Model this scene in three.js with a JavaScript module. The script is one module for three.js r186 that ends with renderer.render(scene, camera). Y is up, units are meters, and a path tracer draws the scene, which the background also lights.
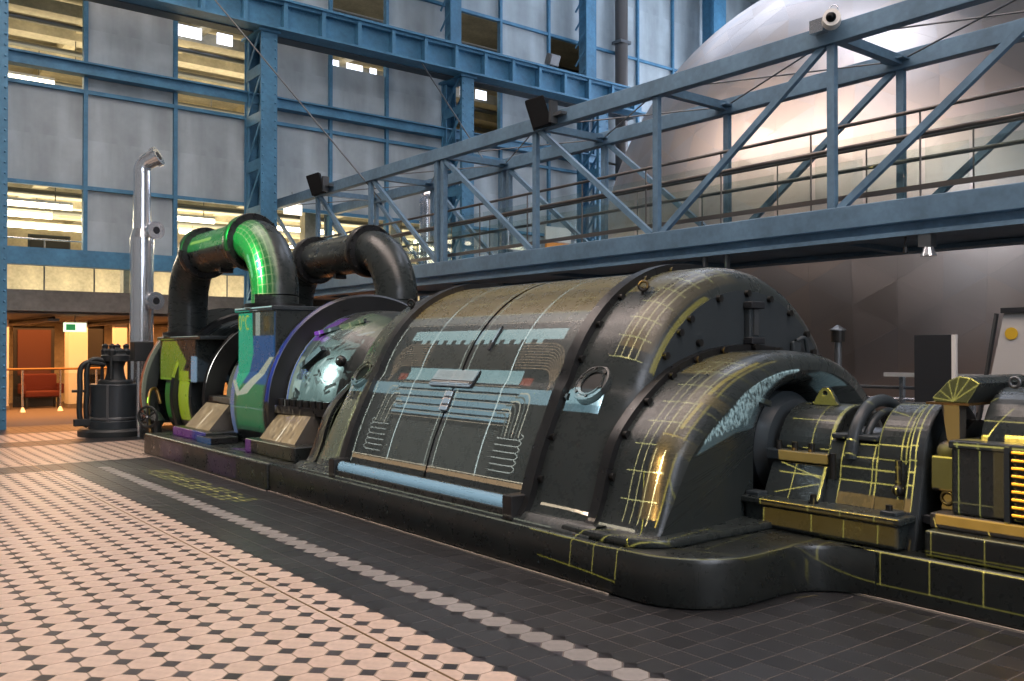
import * as THREE from 'three';
import { RoundedBoxGeometry } from 'three/addons/geometries/RoundedBoxGeometry.js';
import { mergeGeometries, toCreasedNormals, mergeVertices } from 'three/addons/utils/BufferGeometryUtils.js';
import { RectAreaLightUniformsLib } from 'three/addons/lights/RectAreaLightUniformsLib.js';
RectAreaLightUniformsLib.init();
const V = (x, y, z) => new THREE.Vector3(x, y, z);
const scene = new THREE.Scene();
const renderer = new THREE.WebGLRenderer();
renderer.toneMapping = THREE.LinearToneMapping;
renderer.toneMappingExposure = 1.3;
renderer.shadowMap.enabled = true;
scene.background = new THREE.Color(0.0, 0.0, 0.0);

// ---------------------------------------------------------------- camera
const FPX = 900;
const camera = new THREE.PerspectiveCamera(2 * Math.atan(340.5 / FPX) * 180 / Math.PI, 1024 / 681, 0.1, 200);
const YAW = 38.2 * Math.PI / 180, PITCH = Math.atan(8.5 / FPX);
camera.position.set(0, 1.65, 0);
camera.lookAt(-Math.cos(YAW) * Math.cos(PITCH), 1.65 + Math.sin(PITCH), -Math.sin(YAW) * Math.cos(PITCH));
const FWD = V(-Math.cos(YAW), 0, -Math.sin(YAW)), RGT = V(Math.sin(YAW), 0, -Math.cos(YAW));
const sizeAt = (x, y, z) => { const d = V(x, y - 1.65, z), w = d.dot(FWD); return [512 + FPX * d.dot(RGT) / w, 349 - FPX * d.y / w, w]; };

// ---------------------------------------------------------------- large lights (roof glazing)
function areaLight(color, intensity, w, h, pos, target) {
  const l = new THREE.RectAreaLight(color, intensity, w, h);
  l.position.copy(pos); l.lookAt(target); l.name = 'roof_light'; scene.add(l); return l;
}
const ROOF = 15.5;
const warmSky = { x0: -21, x1: 9, z0: -6.2, z1: 0.2 }, coolSky = { x0: -11, x1: -6, z0: -15.6, z1: -11.4 }, backSky = { x0: -21, x1: -12, z0: -25, z1: -16 };
areaLight(0xffeae0, 5.2, 30, 6.4, V(-6, ROOF - 0.12, -3.0), V(-6, 0, -3.0));
areaLight(0xe6edff, 3.6, 5, 4.2, V(-8.5, ROOF - 0.12, -13.5), V(-8.5, 0, -13.5));
areaLight(0xdce8ff, 1.2, 9, 9, V(-16.5, ROOF - 0.12, -20.5), V(-16.5, 0, -20.5));
areaLight(0xe8f0ff, 4.5, 14, 7, V(11.8, 8.5, -4), V(-10, 7.5, -6));        // windows of the end wall behind the viewer
areaLight(0xe2ebff, 6, 9, 8, V(-15.5, 9, -29.7), V(-15.5, 9, 0));          // tall windows of the long wall, behind the ball

// ---------------------------------------------------------------- helpers
let seed = 7;
const rnd = () => { seed = (seed * 1664525 + 1013904223) >>> 0; return seed / 4294967296; };
const rr = (a, b) => a + (b - a) * rnd();
const used = new Map();
function numbered(n) { const k = used.get(n) ?? 0; used.set(n, k + 1); return k ? n + '_' + String(k).padStart(3, '0') : n; }
const org = new Map();                                                 // world place of every parent
function thing(name, label, category, o = [0, 0, 0], group) {
  const g = new THREE.Group(); g.name = numbered(name); g.position.set(...o); org.set(g, V(...o));
  g.userData = { label, category }; if (group) g.userData.group = group; scene.add(g); return g;
}
function structure(name, label) { const g = new THREE.Group(); g.name = name; g.userData = { kind: 'structure', label }; org.set(g, V(0, 0, 0)); scene.add(g); return g; }
// geometry g placed with its own origin at world point p (g may hold world coordinates, then p is left out)
function part(parent, name, g, m, p = [0, 0, 0], rot, label) {
  const q = new THREE.Mesh(g, m); q.name = name; q.castShadow = q.receiveShadow = true;
  const o = org.get(parent); q.position.set(p[0] - o.x, p[1] - o.y, p[2] - o.z); if (rot) q.rotation.set(...rot);
  org.set(q, V(...p)); if (label) q.userData.label = label; parent.add(q); return q;
}
function uvMetres(g) {                                                 // uv in metres from the dominant axis
  const p = g.attributes.position, n = g.attributes.normal, uv = new Float32Array(p.count * 2);
  for (let i = 0; i < p.count; i++) {
    const ax = Math.abs(n.getX(i)), ay = Math.abs(n.getY(i)), az = Math.abs(n.getZ(i));
    if (ax >= ay && ax >= az) { uv[2 * i] = p.getZ(i); uv[2 * i + 1] = p.getY(i); }
    else if (ay >= az) { uv[2 * i] = p.getX(i); uv[2 * i + 1] = p.getZ(i); }
    else { uv[2 * i] = p.getX(i); uv[2 * i + 1] = p.getY(i); }
  }
  g.setAttribute('uv', new THREE.BufferAttribute(uv, 2)); return g;
}
const boxCache = new Map();
function box(w, h, d, r = 0) {
  const key = [w, h, d, r].map((x) => x.toFixed(4)).join();
  if (!boxCache.has(key)) boxCache.set(key, uvMetres(r ? new RoundedBoxGeometry(w, h, d, 1, Math.min(r, w / 2.01, h / 2.01, d / 2.01)) : new THREE.BoxGeometry(w, h, d)));
  return boxCache.get(key);
}
const bx = (x0, x1, y0, y1, z0, z1, r = 0) => uvMetres(box(x1 - x0, y1 - y0, z1 - z0, r).clone().translate((x0 + x1) / 2, (y0 + y1) / 2, (z0 + z1) / 2));   // by extents, world coordinates
function bar(a, b, w, h, up = V(0, 1, 0), r = 0) {                      // rectangular bar from a to b: w across, h along up
  const d = b.clone().sub(a), L = d.length(), z = d.normalize(), x = up.clone().cross(z).normalize(), y = z.clone().cross(x);
  const g = box(w, h, L, r).clone(); g.applyMatrix4(new THREE.Matrix4().makeBasis(x, y, z).setPosition(a.clone().add(b).multiplyScalar(0.5))); return g;
}
function rod(a, b, r, seg = 10, r2 = r) {
  const d = b.clone().sub(a), L = d.length(), g = new THREE.CylinderGeometry(r2, r, L, seg);
  g.applyQuaternion(new THREE.Quaternion().setFromUnitVectors(V(0, 1, 0), d.normalize())); const m = a.clone().add(b).multiplyScalar(0.5); return g.translate(m.x, m.y, m.z);
}
const merge = (l) => mergeGeometries(l.map((g) => { const q = g.index ? g.toNonIndexed() : g.clone(); for (const k of Object.keys(q.attributes)) if (!['position', 'normal', 'uv'].includes(k)) q.deleteAttribute(k); return q; }));
function pipe(pts, r, seg = 24, tub = 64) { return new THREE.TubeGeometry(new THREE.CatmullRomCurve3(pts, false, 'centripetal'), tub, r, seg, false); }
const lathe = (pts, seg = 40) => toCreasedNormals(new THREE.LatheGeometry(pts.map(([r, y]) => new THREE.Vector2(r, y)), seg), 0.6);
const alongX = (g) => g.rotateZ(-Math.PI / 2);                          // lathe about y -> about x (y -> +x)
function loft(rows, closed = false, crease = 0.5) {                     // rows of Vector3, equal length
  const n = rows[0].length, pos = [], idx = [], uv = [];
  rows.forEach((r, i) => r.forEach((p, j) => { pos.push(p.x, p.y, p.z); uv.push(p.x, j * 0.06); }));
  for (let i = 0; i < rows.length - 1; i++) for (let j = 0; j < n - 1 + (closed ? 1 : 0); j++) {
    const a = i * n + j, b = i * n + (j + 1) % n, c = a + n, d = b + n; idx.push(a, c, b, b, c, d);
  }
  const g = new THREE.BufferGeometry(); g.setAttribute('position', new THREE.Float32BufferAttribute(pos, 3)); g.setAttribute('uv', new THREE.Float32BufferAttribute(uv, 2)); g.setIndex(idx);
  return crease ? toCreasedNormals(g, crease) : (g.computeVertexNormals(), g);
}
function extrudeXY(pts, z0, z1, bevel = 0, holes = []) {                // polygon in x,y pushed along z
  const s = new THREE.Shape(pts.map(([x, y]) => new THREE.Vector2(x, y)));
  for (const h of holes) s.holes.push(new THREE.Path(h.map(([x, y]) => new THREE.Vector2(x, y))));
  const g = new THREE.ExtrudeGeometry(s, { depth: Math.abs(z1 - z0) - 2 * bevel, bevelEnabled: bevel > 0, bevelThickness: bevel, bevelSize: bevel, bevelOffset: -bevel, bevelSegments: 2, curveSegments: 16 });
  return g.translate(0, 0, Math.min(z0, z1) + bevel);
}
const extrudeZY = (pts, x0, x1, bevel = 0, holes = []) => extrudeXY(pts.map(([z, y]) => [-z, y]), x0, x1, bevel, holes.map((h) => h.map(([z, y]) => [-z, y]))).rotateY(Math.PI / 2);   // polygon in z,y pushed along x
const plan = (pts, y0, y1, bevel = 0) => extrudeXY(pts.map(([x, z]) => [x, -z]), y0, y1, bevel).rotateX(-Math.PI / 2), planSmooth = (...a) => toCreasedNormals(plan(...a).deleteAttribute('normal'), 0.5);      // outline in x,z raised along y
const arc = (cx, cy, r, a0, a1, n = 24) => Array.from({ length: n + 1 }, (_, i) => { const a = a0 + (a1 - a0) * i / n; return [cx + r * Math.cos(a), cy + r * Math.sin(a)]; });

// ---------------------------------------------------------------- textures
function noiseField(n, base, oct, seedN) {
  let s = seedN; const r = () => { s = (s * 1664525 + 1013904223) >>> 0; return s / 4294967296; };
  const out = new Float32Array(n * n); let amp = 1, tot = 0;
  for (let o = 0, f = base; o < oct; o++, f *= 2, amp *= 0.55) {
    const g = Float32Array.from({ length: f * f }, r); tot += amp;
    for (let y = 0; y < n; y++) for (let x = 0; x < n; x++) {
      const u = x / n * f, v = y / n * f, i = Math.floor(u), j = Math.floor(v), a = u - i, b = v - j, sa = a * a * (3 - 2 * a), sb = b * b * (3 - 2 * b);
      const q = (p, k) => g[((k + f) % f) * f + (p + f) % f];
      out[y * n + x] += amp * ((q(i, j) * (1 - sa) + q(i + 1, j) * sa) * (1 - sb) + (q(i, j + 1) * (1 - sa) + q(i + 1, j + 1) * sa) * sb);
    }
  }
  return out.map((x) => x / tot);
}
function tex(n, f, rep = 1, srgb = false) {
  const d = new Uint8Array(n * n * 4);
  for (let y = 0; y < n; y++) for (let x = 0; x < n; x++) { const c = f(x, y, y * n + x); for (let k = 0; k < 3; k++) d[(y * n + x) * 4 + k] = Math.max(0, Math.min(255, (Array.isArray(c) ? c[k] : c) * 255)); d[(y * n + x) * 4 + 3] = 255; }
  const t = new THREE.DataTexture(d, n, n); t.wrapS = t.wrapT = THREE.RepeatWrapping; t.magFilter = THREE.LinearFilter; t.minFilter = THREE.LinearFilter; t.repeat.set(rep, rep);
  if (srgb) t.colorSpace = THREE.SRGBColorSpace; t.needsUpdate = true; return t;
}
const nA = noiseField(256, 8, 5, 11), nB = noiseField(256, 32, 3, 23), nC = noiseField(256, 4, 6, 5);
const roughTex = tex(256, (x, y, i) => 0.7 + 0.42 * (nA[i] - 0.5) + 0.3 * (nB[i] - 0.5), 1.3);
const bumpTex = tex(256, (x, y, i) => nB[i], 4);
const blotchTex = tex(256, (x, y, i) => { const k = 0.86 + 0.28 * (nC[i] - 0.5) + 0.14 * (nB[i] - 0.5); return [k, k, k]; }, 0.5, true);
const streakTex = tex(256, (x, y, i) => { const s = nA[(y >> 3) * 256 + x], k = 0.86 + 0.2 * (s - 0.5) + 0.22 * (nC[i] - 0.5); return [k, k, k * 1.005]; }, 0.35, true);   // rain-streaked board
const tileTex = tex(256, (x, y, i) => { const k = 0.93 + 0.14 * (nB[i] - 0.5) + 0.16 * (nC[i] - 0.5); return [k, k * 0.995, k * 0.985]; }, 0.9, true);
function M(color, rough, o = {}) {
  const { metal = 0, ...rest } = o;
  return new THREE.MeshPhysicalMaterial({ color, roughness: rough, metalness: metal, side: THREE.DoubleSide, ...rest });
}
const mat = {
  black: M(0x2f3433, 0.43, { roughnessMap: roughTex, bumpMap: bumpTex, bumpScale: 0.0005, specularIntensity: 0.75 }),
  black2: M(0x33393c, 0.6, { specularIntensity: 0.7, roughnessMap: roughTex, bumpMap: bumpTex, bumpScale: 0.0002 }),
  flange: M(0x1d1d1d, 0.5, { roughnessMap: roughTex }),
  plinth: M(0x2b2f2d, 0.45, { roughnessMap: roughTex, map: blotchTex }),
  ped: M(0x4a463f, 0.6, { map: blotchTex }),
  bolt: M(0x2a2927, 0.4, { metal: 0.5 }),
  steel: M(0xdde1e6, 0.26, { metal: 0.85, roughnessMap: roughTex }),
  steelDark: M(0x6d7072, 0.4, { metal: 0.8 }),
  edging: M(0x8f857a, 0.5),
  brass: M(0x8d6f45, 0.4, { metal: 0.9 }),
  plate: M(0x33302f, 0.55),
  glassDark: M(0x04090a, 0.3, { specularIntensity: 0.3 }),
  blue: M(0x4f8bae, 0.55, { map: blotchTex }),
  bridge: M(0x6a8ba4, 0.5, { map: blotchTex }),
  bridgeDark: M(0x38434b, 0.6),
  rail: M(0x6f6a66, 0.35, { metal: 0.8 }),
  panel: M(0xb7c4c8, 0.8, { map: streakTex }),
  plaster: M(0xd8d2c0, 0.85, { map: blotchTex }),
  cream: M(0xddd3b8, 0.85, { map: blotchTex }),
  concrete: M(0x8b857c, 0.85, { map: blotchTex }),
  white: M(0xdedbd4, 0.6),
  darkGrey: M(0x1b1e22, 0.6),
  speaker: M(0x0a0b0c, 0.8, { specularIntensity: 0.4 }),
  red: M(0x5e211a, 0.8),
  glass: M(0xf4f8f6, 0.02, { transmission: 1, thickness: 0, ior: 1.45 }),
  grout: M(0x8d7f70, 0.9),
  pump: M(0x2b3338, 0.5, { roughnessMap: roughTex }),
  pumpDark: M(0x1d2223, 0.55),
  tube: new THREE.MeshStandardMaterial({ color: 0xffffff, emissive: 0xfff2cf, emissiveIntensity: 5 }),
  warmGlaze: new THREE.MeshStandardMaterial({ color: 0xffffff, emissive: 0xffdcc0, emissiveIntensity: 0.8 }),
  clerestory: new THREE.MeshStandardMaterial({ color: 0xffffff, emissive: 0xe4ecff, emissiveIntensity: 2 }),
  coolGlaze: new THREE.MeshStandardMaterial({ color: 0xffffff, emissive: 0xdfe9ff, emissiveIntensity: 0.5 }),
};

// ---------------------------------------------------------------- video projectors: a lamp behind a coloured slide, in a housing hung from the roof
const projectors = [];
function Projector(pos, target, fovX, W, H, power, label) {
  const c = document.createElement('canvas'); c.width = W; c.height = H; const g = c.getContext('2d');
  g.fillStyle = '#000'; g.fillRect(0, 0, W, H); g.lineCap = 'round'; g.lineJoin = 'round';
  const f = target.clone().sub(pos).normalize(), r = f.clone().cross(V(0, 1, 0)).normalize(), u = r.clone().cross(f), tx = Math.tan(fovX / 2), ty = tx * H / W;
  const at = (p) => { const d = p.clone().sub(pos), z = d.dot(f); return [(d.dot(r) / z / tx + 1) / 2 * W, (1 - d.dot(u) / z / ty) / 2 * H, z]; };
  const trace = (pts) => { g.beginPath(); pts.forEach((p, i) => { const [x, y] = at(p); i ? g.lineTo(x, y) : g.moveTo(x, y); }); };
  const P = {
    pos, target, g, at,
    curve(pts, w, color) { P.line(new THREE.CatmullRomCurve3(pts, false, 'centripetal').getPoints(40), w, color); },
    line(pts, w, color) { const z = at(pts[0])[2]; g.strokeStyle = color; g.lineWidth = Math.max(1.2, 0.75 * w / z / (2 * tx) * W); trace(pts); g.stroke(); },
    fill(pts, color) { g.fillStyle = color; trace(pts); g.closePath(); g.fill(); },
    text(str, p, px, size, color) {                                    // lettering set along the direction p -> px
      const [x, y, z] = at(p), [x2, y2] = at(px); g.save(); g.translate(x, y); g.rotate(Math.atan2(y2 - y, x2 - x)); g.fillStyle = color;
      g.font = Math.round(size / z / (2 * tx) * W) + 'px sans-serif'; g.fillText(str, 0, 0); g.restore();
    },
    build() {
      const t = new THREE.CanvasTexture(c); t.colorSpace = THREE.SRGBColorSpace; t.generateMipmaps = false;
      const o = thing('video_projector', label, 'projector', [pos.x, pos.y, pos.z]); o.lookAt(target);
      const D = 0.5, w = 2 * D * tx, h = 2 * D * ty, m = mat.speaker;
      const add = (name, geo, mm, x, y, z) => { const q = new THREE.Mesh(geo, mm); q.name = name; q.position.set(x, y, z); q.castShadow = true; o.add(q); return q; };
      const pl = new THREE.PlaneGeometry(w, h), uv = pl.attributes.uv; for (let i = 0; i < uv.count; i++) uv.setX(i, 1 - uv.getX(i));
      add('slide', pl, new THREE.MeshPhysicalMaterial({ map: t, transmission: 1, thickness: 0, roughness: 0, ior: 1.05, side: THREE.DoubleSide }), 0, 0, D);
      add('top_panel', box(w + 0.08, 0.03, D + 0.2), m, 0, h / 2 + 0.016, (D - 0.1) / 2); add('bottom_panel', box(w + 0.08, 0.03, D + 0.2), m, 0, -h / 2 - 0.016, (D - 0.1) / 2);
      add('side_panel', box(0.03, h + 0.08, D + 0.2), m, w / 2 + 0.016, 0, (D - 0.1) / 2); add('side_panel', box(0.03, h + 0.08, D + 0.2), m, -w / 2 - 0.016, 0, (D - 0.1) / 2);
      add('back_panel', box(w + 0.08, h + 0.08, 0.03), m, 0, 0, -0.15);
      const hang = thing('projector_hanger', 'black drop pole holding the ' + label, 'hanger', [pos.x, pos.y + h / 2 + 0.1, pos.z - 0.15]);
      part(hang, 'pole', rod(V(pos.x, pos.y + h / 2 + 0.1, pos.z - 0.12), V(pos.x, ROOF, pos.z - 0.12), 0.04), mat.darkGrey);
      const L = new THREE.SpotLight(0xffffff, power, 0, Math.atan(Math.hypot(tx, ty)) * 1.03, 0, 2); L.position.copy(pos); L.target.position.copy(target);
      L.shadow.radius = 0.005; L.castShadow = true; L.name = 'projector_lamp'; scene.add(L, L.target);
    },
  };
  projectors.push(P); return P;
}
const PG = Projector(V(-7.0, 7.2, 4.6), V(-7.0, 1.25, -4.9), 0.44, 2048, 1280, 6500, 'black video projector aimed at the generator casing');
const PR = Projector(V(-4.9, 7.2, 4.6), V(-3.9, 1.1, -5.1), 0.5, 2048, 1280, 4800, 'black video projector aimed at the bearing pedestal');
const PT = Projector(V(-14.0, 7.2, 4.6), V(-13.2, 1.7, -4.7), 0.72, 2048, 1280, 5600, 'black video projector aimed at the steam turbine');
const PB = Projector(V(3.2, 6.2, 0.6), V(-4.4, 1.1, -5.8), 0.5, 1024, 768, 12000, 'black video projector aimed at the generator end bell');
const YEL = '#d6bf5e', GOLD = '#d9a13c';

// ---------------------------------------------------------------- the setting
const AY = 0.87, AZ = -6.27, PH = 0.325;                                // shaft axis and plinth height
{
  const fl = structure('floor', 'tiled hall floor of cream octagons and dark squares');
  part(fl, 'screed', bx(-32, 12, -0.3, -0.0022, -30, 13), M(0x6a625d, 0.9)); part(fl, 'grout_bed', bx(-13.5, 6, -0.05, -0.0018, -2.838, 5), mat.grout); part(fl, 'grout_bed', bx(-17, -14.25, -0.05, -0.0018, -6, 5), mat.grout); part(fl, 'grout_bed', bx(-19.7, -17.9, -0.05, -0.0018, -6, 5), mat.grout);
  const T = 0.188, gap = 0.003, cut = T * 0.305;
  const flat = (pts) => {                                               // a tile with a chamfered edge, polygon in x,z about 0
    const n = pts.length, b = 0.004, pos = [], idx = [];
    const inner = pts.map(([x, z]) => { const l = Math.hypot(x, z); return [x * (l - b) / l, z * (l - b) / l]; });
    inner.forEach(([x, z]) => pos.push(x, 0, z)); pts.forEach(([x, z]) => pos.push(x, -0.006, z));
    for (let i = 1; i < n - 1; i++) idx.push(0, i + 1, i);
    for (let i = 0; i < n; i++) { const j = (i + 1) % n; idx.push(i, j, n + i, j, n + j, n + i); }
    const g = new THREE.BufferGeometry(); g.setAttribute('position', new THREE.Float32BufferAttribute(pos, 3)); g.setIndex(idx); const q = g.toNonIndexed(); q.computeVertexNormals(); return uvMetres(q);
  };
  const h = T / 2 - gap / 2, c = cut;
  const octG = flat([[h - c, -h], [h, c - h], [h, h - c], [h - c, h], [c - h, h], [-h, h - c], [-h, c - h], [c - h, -h]]);
  const d = cut - gap, dotG = flat([[d, 0], [0, d], [-d, 0], [0, -d]].reverse().map(([x, z]) => [x, z]));
  const sqG = flat([[h, -h], [h, h], [-h, h], [-h, -h]]);
  const variants = (base, dv, rough) => [0, 1, 2, 3].map((k) => { const q = new THREE.Color(base); q.offsetHSL(0, 0, (k - 1.5) * dv); return M(q, rough + 0.04 * (k % 2), { map: tileTex }); });
  const oct = variants(0xcfb7a6, 0.012, 0.4), strip = variants(0x8f8a86, 0.014, 0.45), dot = variants(0x353134, 0.012, 0.45), dark = variants(0x28292b, 0.003, 0.4);
  const kinds = { octagon_tile: { g: octG, m: oct, l: [] }, strip_octagon_tile: { g: octG, m: strip, l: [] }, dot_tile: { g: dotG, m: dot, l: [] }, square_tile: { g: sqG, m: dark, l: [] } };
  const Z0 = -2.838, X0 = -3.888;
  const put = (k, x, z) => { const [px, py, w] = sizeAt(x, 0, z); const seen = w > 1 && px > -20 && px < 1044 && py < 700; kinds[k].l.push([x, z, seen ? FPX / w : 0]); };
  const lightBand = (x) => x > -13.5 || (x < -14.25 && x > -17) || (x < -17.9 && x > -19.7);
  for (let i = -94; i < 46; i++) for (let j = -60; j < 40; j++) {
    const x = X0 + (i + 0.5) * T, z = Z0 + (j + 0.5) * T, cz = x < -14.25 ? -6 : Z0;      // octagon field
    if (z > 5 || z < -13.5) continue;
    const under = z < -4.5 && x > -14.4 && x < -4.2 && z > -8; if (under) continue;         // covered by the plinth
    if (z > cz && lightBand(x)) {
      put('octagon_tile', x, z);
      put('dot_tile', x + T / 2, z - T / 2);
    } else if (Math.abs(z + 3.308) < 0.05 && x > -13.5) { put('strip_octagon_tile', x, z); put('dot_tile', x + T / 2, z - T / 2); put('dot_tile', x + T / 2, z + T / 2); }
    else put('square_tile', x, z);
  }
  for (const [name, k] of Object.entries(kinds)) {
    k.l.sort((a, b) => b[2] - a[2]);
    const near = k.l.slice(0, 300), far = k.l.slice(300);
    near.forEach(([x, z], i) => part(fl, name, k.g, k.m[Math.floor(rnd() * 4)], [x, 0, z]));
    if (far.length) for (let v = 0; v < 2; v++) {
      const l = far.filter((_, i) => i % 2 === v).map(([x, z]) => k.g.clone().translate(x, 0, z)); const q = part(fl, name + '_field', merge(l), k.m[v * 2]); q.userData.kind = 'stuff';
    }
  }
  part(fl, 'expansion_strip', bx(-21, 6, -0.02, 0.001, -2.566, -2.552), mat.brass);
  // enclosing shell
  const ce = structure('ceiling', 'grey hall roof with glazed strips');
  const holes = [warmSky, coolSky, backSky];
  for (const s of holes) for (let x = s.x0; x < s.x1 - 0.01; x += 2.5) {
    const w = Math.min(2.5, s.x1 - x); part(ce, 'roof_window', box(w - 0.1, 0.04, s.z1 - s.z0 - 0.1), s === warmSky ? mat.warmGlaze : mat.coolGlaze, [x + w / 2, ROOF - 0.04, (s.z0 + s.z1) / 2]);
    part(ce, 'glazing_bar', box(0.1, 0.14, s.z1 - s.z0), mat.bridgeDark, [x, ROOF - 0.06, (s.z0 + s.z1) / 2]);
  }
  part(ce, 'roof_deck', bx(-32, 12, ROOF, ROOF + 0.3, -30, 13), mat.panel);
  for (let x = -18; x < 12; x += 6) part(ce, 'roof_truss', bx(x, x + 0.25, ROOF - 0.9, ROOF - 0.15, -30, 13), mat.blue);
  const wr = structure('wall_right', 'light panelled long wall behind the ball'); part(wr, 'wall_body', bx(-32, 12, -0.3, ROOF, -30.4, -30), mat.panel); for (let k = 0; k < 6; k++) part(wr, 'wall_window', bx(-20 + k * 1.5, -18.6 + k * 1.5, 5, 13, -29.98, -29.9), mat.coolGlaze);
  const wl = structure('wall_left', 'light panelled long wall on the viewer side'); part(wl, 'wall_body', bx(-32, 12, -0.3, ROOF, 13, 13.4), mat.panel);
  const wf = structure('wall_front', 'light panelled end wall behind the viewer'); part(wf, 'wall_body', bx(12, 12.4, -0.3, ROOF, -30.4, 13.4), mat.panel); for (let k = 0; k < 7; k++) part(wf, 'wall_window', bx(11.92, 11.99, 5, 12, -10.9 + k * 2, -9.1 + k * 2), mat.coolGlaze);
}
// end wall with steel frame, board panels and open galleries
const WX = -22.2;
{
  const w = structure('wall_back', 'end wall of grey boards in a blue steel frame with open galleries');
  const cols = [-1, -3.41, -5.03, -7.05, -9.2, -11.18, -12.93, -15.1, -16.99, -18.96, -21.0, -23.09, -24.92, -27, -30];
  const girtY = [3.52, 5.35, 7.53, 8.06, 9.95, 11.85, ROOF];
  // for each field: which storeys are open (index into girtY, between k and k+1)
  const open = { 1: [0, 2, 3], 3: [0, 2, 3], 4: [0], 5: [0, 3.5, 4.5], 6: [0], 7: [3, 4.5], 9: [4.5] };
  const storey = [[3.88, 5.3], [5.35, 7.53], [7.53, 8.02], [8.06, 9.95], [9.95, 11.85], [11.85, ROOF]];
  for (let i = 0; i < cols.length - 1; i++) {
    const z0 = cols[i + 1], z1 = cols[i], o = open[i] ?? [];
    storey.forEach(([y0, y1], k) => {
      if (o.includes(k)) return;
      const m = mat.panel;
      const pieces = !o.includes(k + 0.5) ? [[y0, y1]] : k === 4 ? [[9.97, 10.4]] : [[8.06, 9.4]];
      for (const [a, b] of pieces) if (b - a > 0.1) part(w, 'wall_panel', box(0.12, b - a - 0.05, z1 - z0 - 0.06), m, [WX - 0.08, (a + b) / 2, (z0 + z1) / 2]);
    });
    part(w, 'mullion', box(0.16, ROOF - 3.52, 0.09), mat.blue, [WX, (ROOF + 3.52) / 2, z0]);
    for (const y of [5.33, 7.53, 9.97, 11.87]) part(w, 'frame_rail', box(0.13, 0.09, z1 - z0 - 0.09), mat.blue, [WX, y, (z0 + z1) / 2]);
  }
  for (const [z0, z1, y] of [[-7.9, -7.2, 9.5], [-8.7, -8.3, 9.5], [-11.75, -11.25, 9.45], [-12.5, -12.0, 9.45], [-12.95, -12.75, 9.45], [-16.3, -15.9, 9.5], [-16.9, -16.5, 9.5]]) part(w, 'clerestory_window', bx(WX - 0.62, WX - 0.58, y, y + 0.28, z0, z1), mat.clerestory);
  part(w, 'wall_girder', bx(WX + 0.02, WX + 0.32, 7.86, 8.08, -21, -1), mat.blue);
  part(w, 'wall_girder', bx(WX - 0.05, WX + 0.25, 3.5, 3.88, -30, -1), mat.blue);
  part(w, 'ledge', bx(WX + 0.02, WX + 0.42, 8.08, 8.12, -21, -1), mat.blue);
  part(w, 'wall_body', bx(WX - 0.3, WX, -0.3, ROOF, -1, 13), mat.panel);
  // galleries behind the frame
  part(w, 'gallery_slab', bx(-31, WX - 0.3, 2.45, 2.75, -30, -1), mat.concrete);
  part(w, 'gallery_parapet', bx(WX - 0.3, WX - 0.1, 2.5, 2.97, -30, -1), mat.concrete);
  part(w, 'gallery_slab', bx(-31, WX - 0.3, 5.75, 6.0, -30, -1), mat.plaster);
  part(w, 'gallery_slab', bx(-31, WX - 0.3, 10.1, 10.35, -30, -1), mat.plaster);
  part(w, 'gallery_slab', bx(-31, WX - 0.3, 13.6, 13.85, -30, -1), mat.plaster);
  for (const [y, x] of [[9.35, -23.4], [9.1, -24.6], [9.45, -25.8], [8.85, -26.8], [5.35, -23.6], [5.2, -25.6], [12.6, -23.2], [12.9, -24.4], [12.3, -25.6]]) part(w, 'ceiling_pipe', rod(V(x, y, -29), V(x, y, -1), 0.07, 8), mat.steelDark);
  part(w, 'gallery_window', bx(-30.98, -30.9, 6.9, 7.9, -11.4, -10.3), mat.clerestory);
  part(w, 'gallery_back_wall', bx(-31.3, -31, -0.3, ROOF, -30, -1), mat.cream);
  for (const z of [-1, -30]) part(w, 'gallery_end_wall', bx(-31, WX - 0.3, -0.3, ROOF, z - 0.1, z + 0.1), mat.cream);
  for (const [y, l] of [[5.5, [-24.2, -26, -28]], [9.75, [-23.6, -25.4, -27.4]]]) for (const x of l) part(w, 'ceiling_duct', box(0.5, 0.3, 25), mat.plaster, [x, y, -14]);
  for (const z of [-4.4, -6.6, -9.4, -12.2, -16, -20]) part(w, 'ceiling_beam', bx(-31, WX - 0.35, 5.5, 5.75, z - 0.15, z + 0.15), mat.plaster);
  for (const z of [-3, -5.6, -8, -12]) part(w, 'ceiling_beam', bx(-31, WX - 0.35, 9.8, 10.1, z - 0.15, z + 0.15), mat.cream);
  for (const z of [-6.2, -10.9, -13.6]) part(w, 'gallery_pillar', bx(-23.1, -22.8, 2.75, 5.75, z - 0.16, z + 0.16), mat.plaster);
}
function glow(name, label, x, y, z0, z1, group, r = 0.06) {              // fluorescent tube along z
  const o = thing(name, label, 'tube light', [x, y, (z0 + z1) / 2], group);
  const hs = part(o, 'housing', bx(x - 0.09, x + 0.09, y + r, y + r + 0.06, z0, z1), mat.white);
  part(o, 'tube_lamp', rod(V(x, y, z0), V(x, y, z1), r, 8), mat.tube);
  for (const z of [z0 * 0.8 + z1 * 0.2, z0 * 0.2 + z1 * 0.8]) part(hs, 'hanger', rod(V(x, y + r + 0.06, z), V(x, y + 0.75, z), 0.012, 5), mat.steelDark);
}
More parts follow.
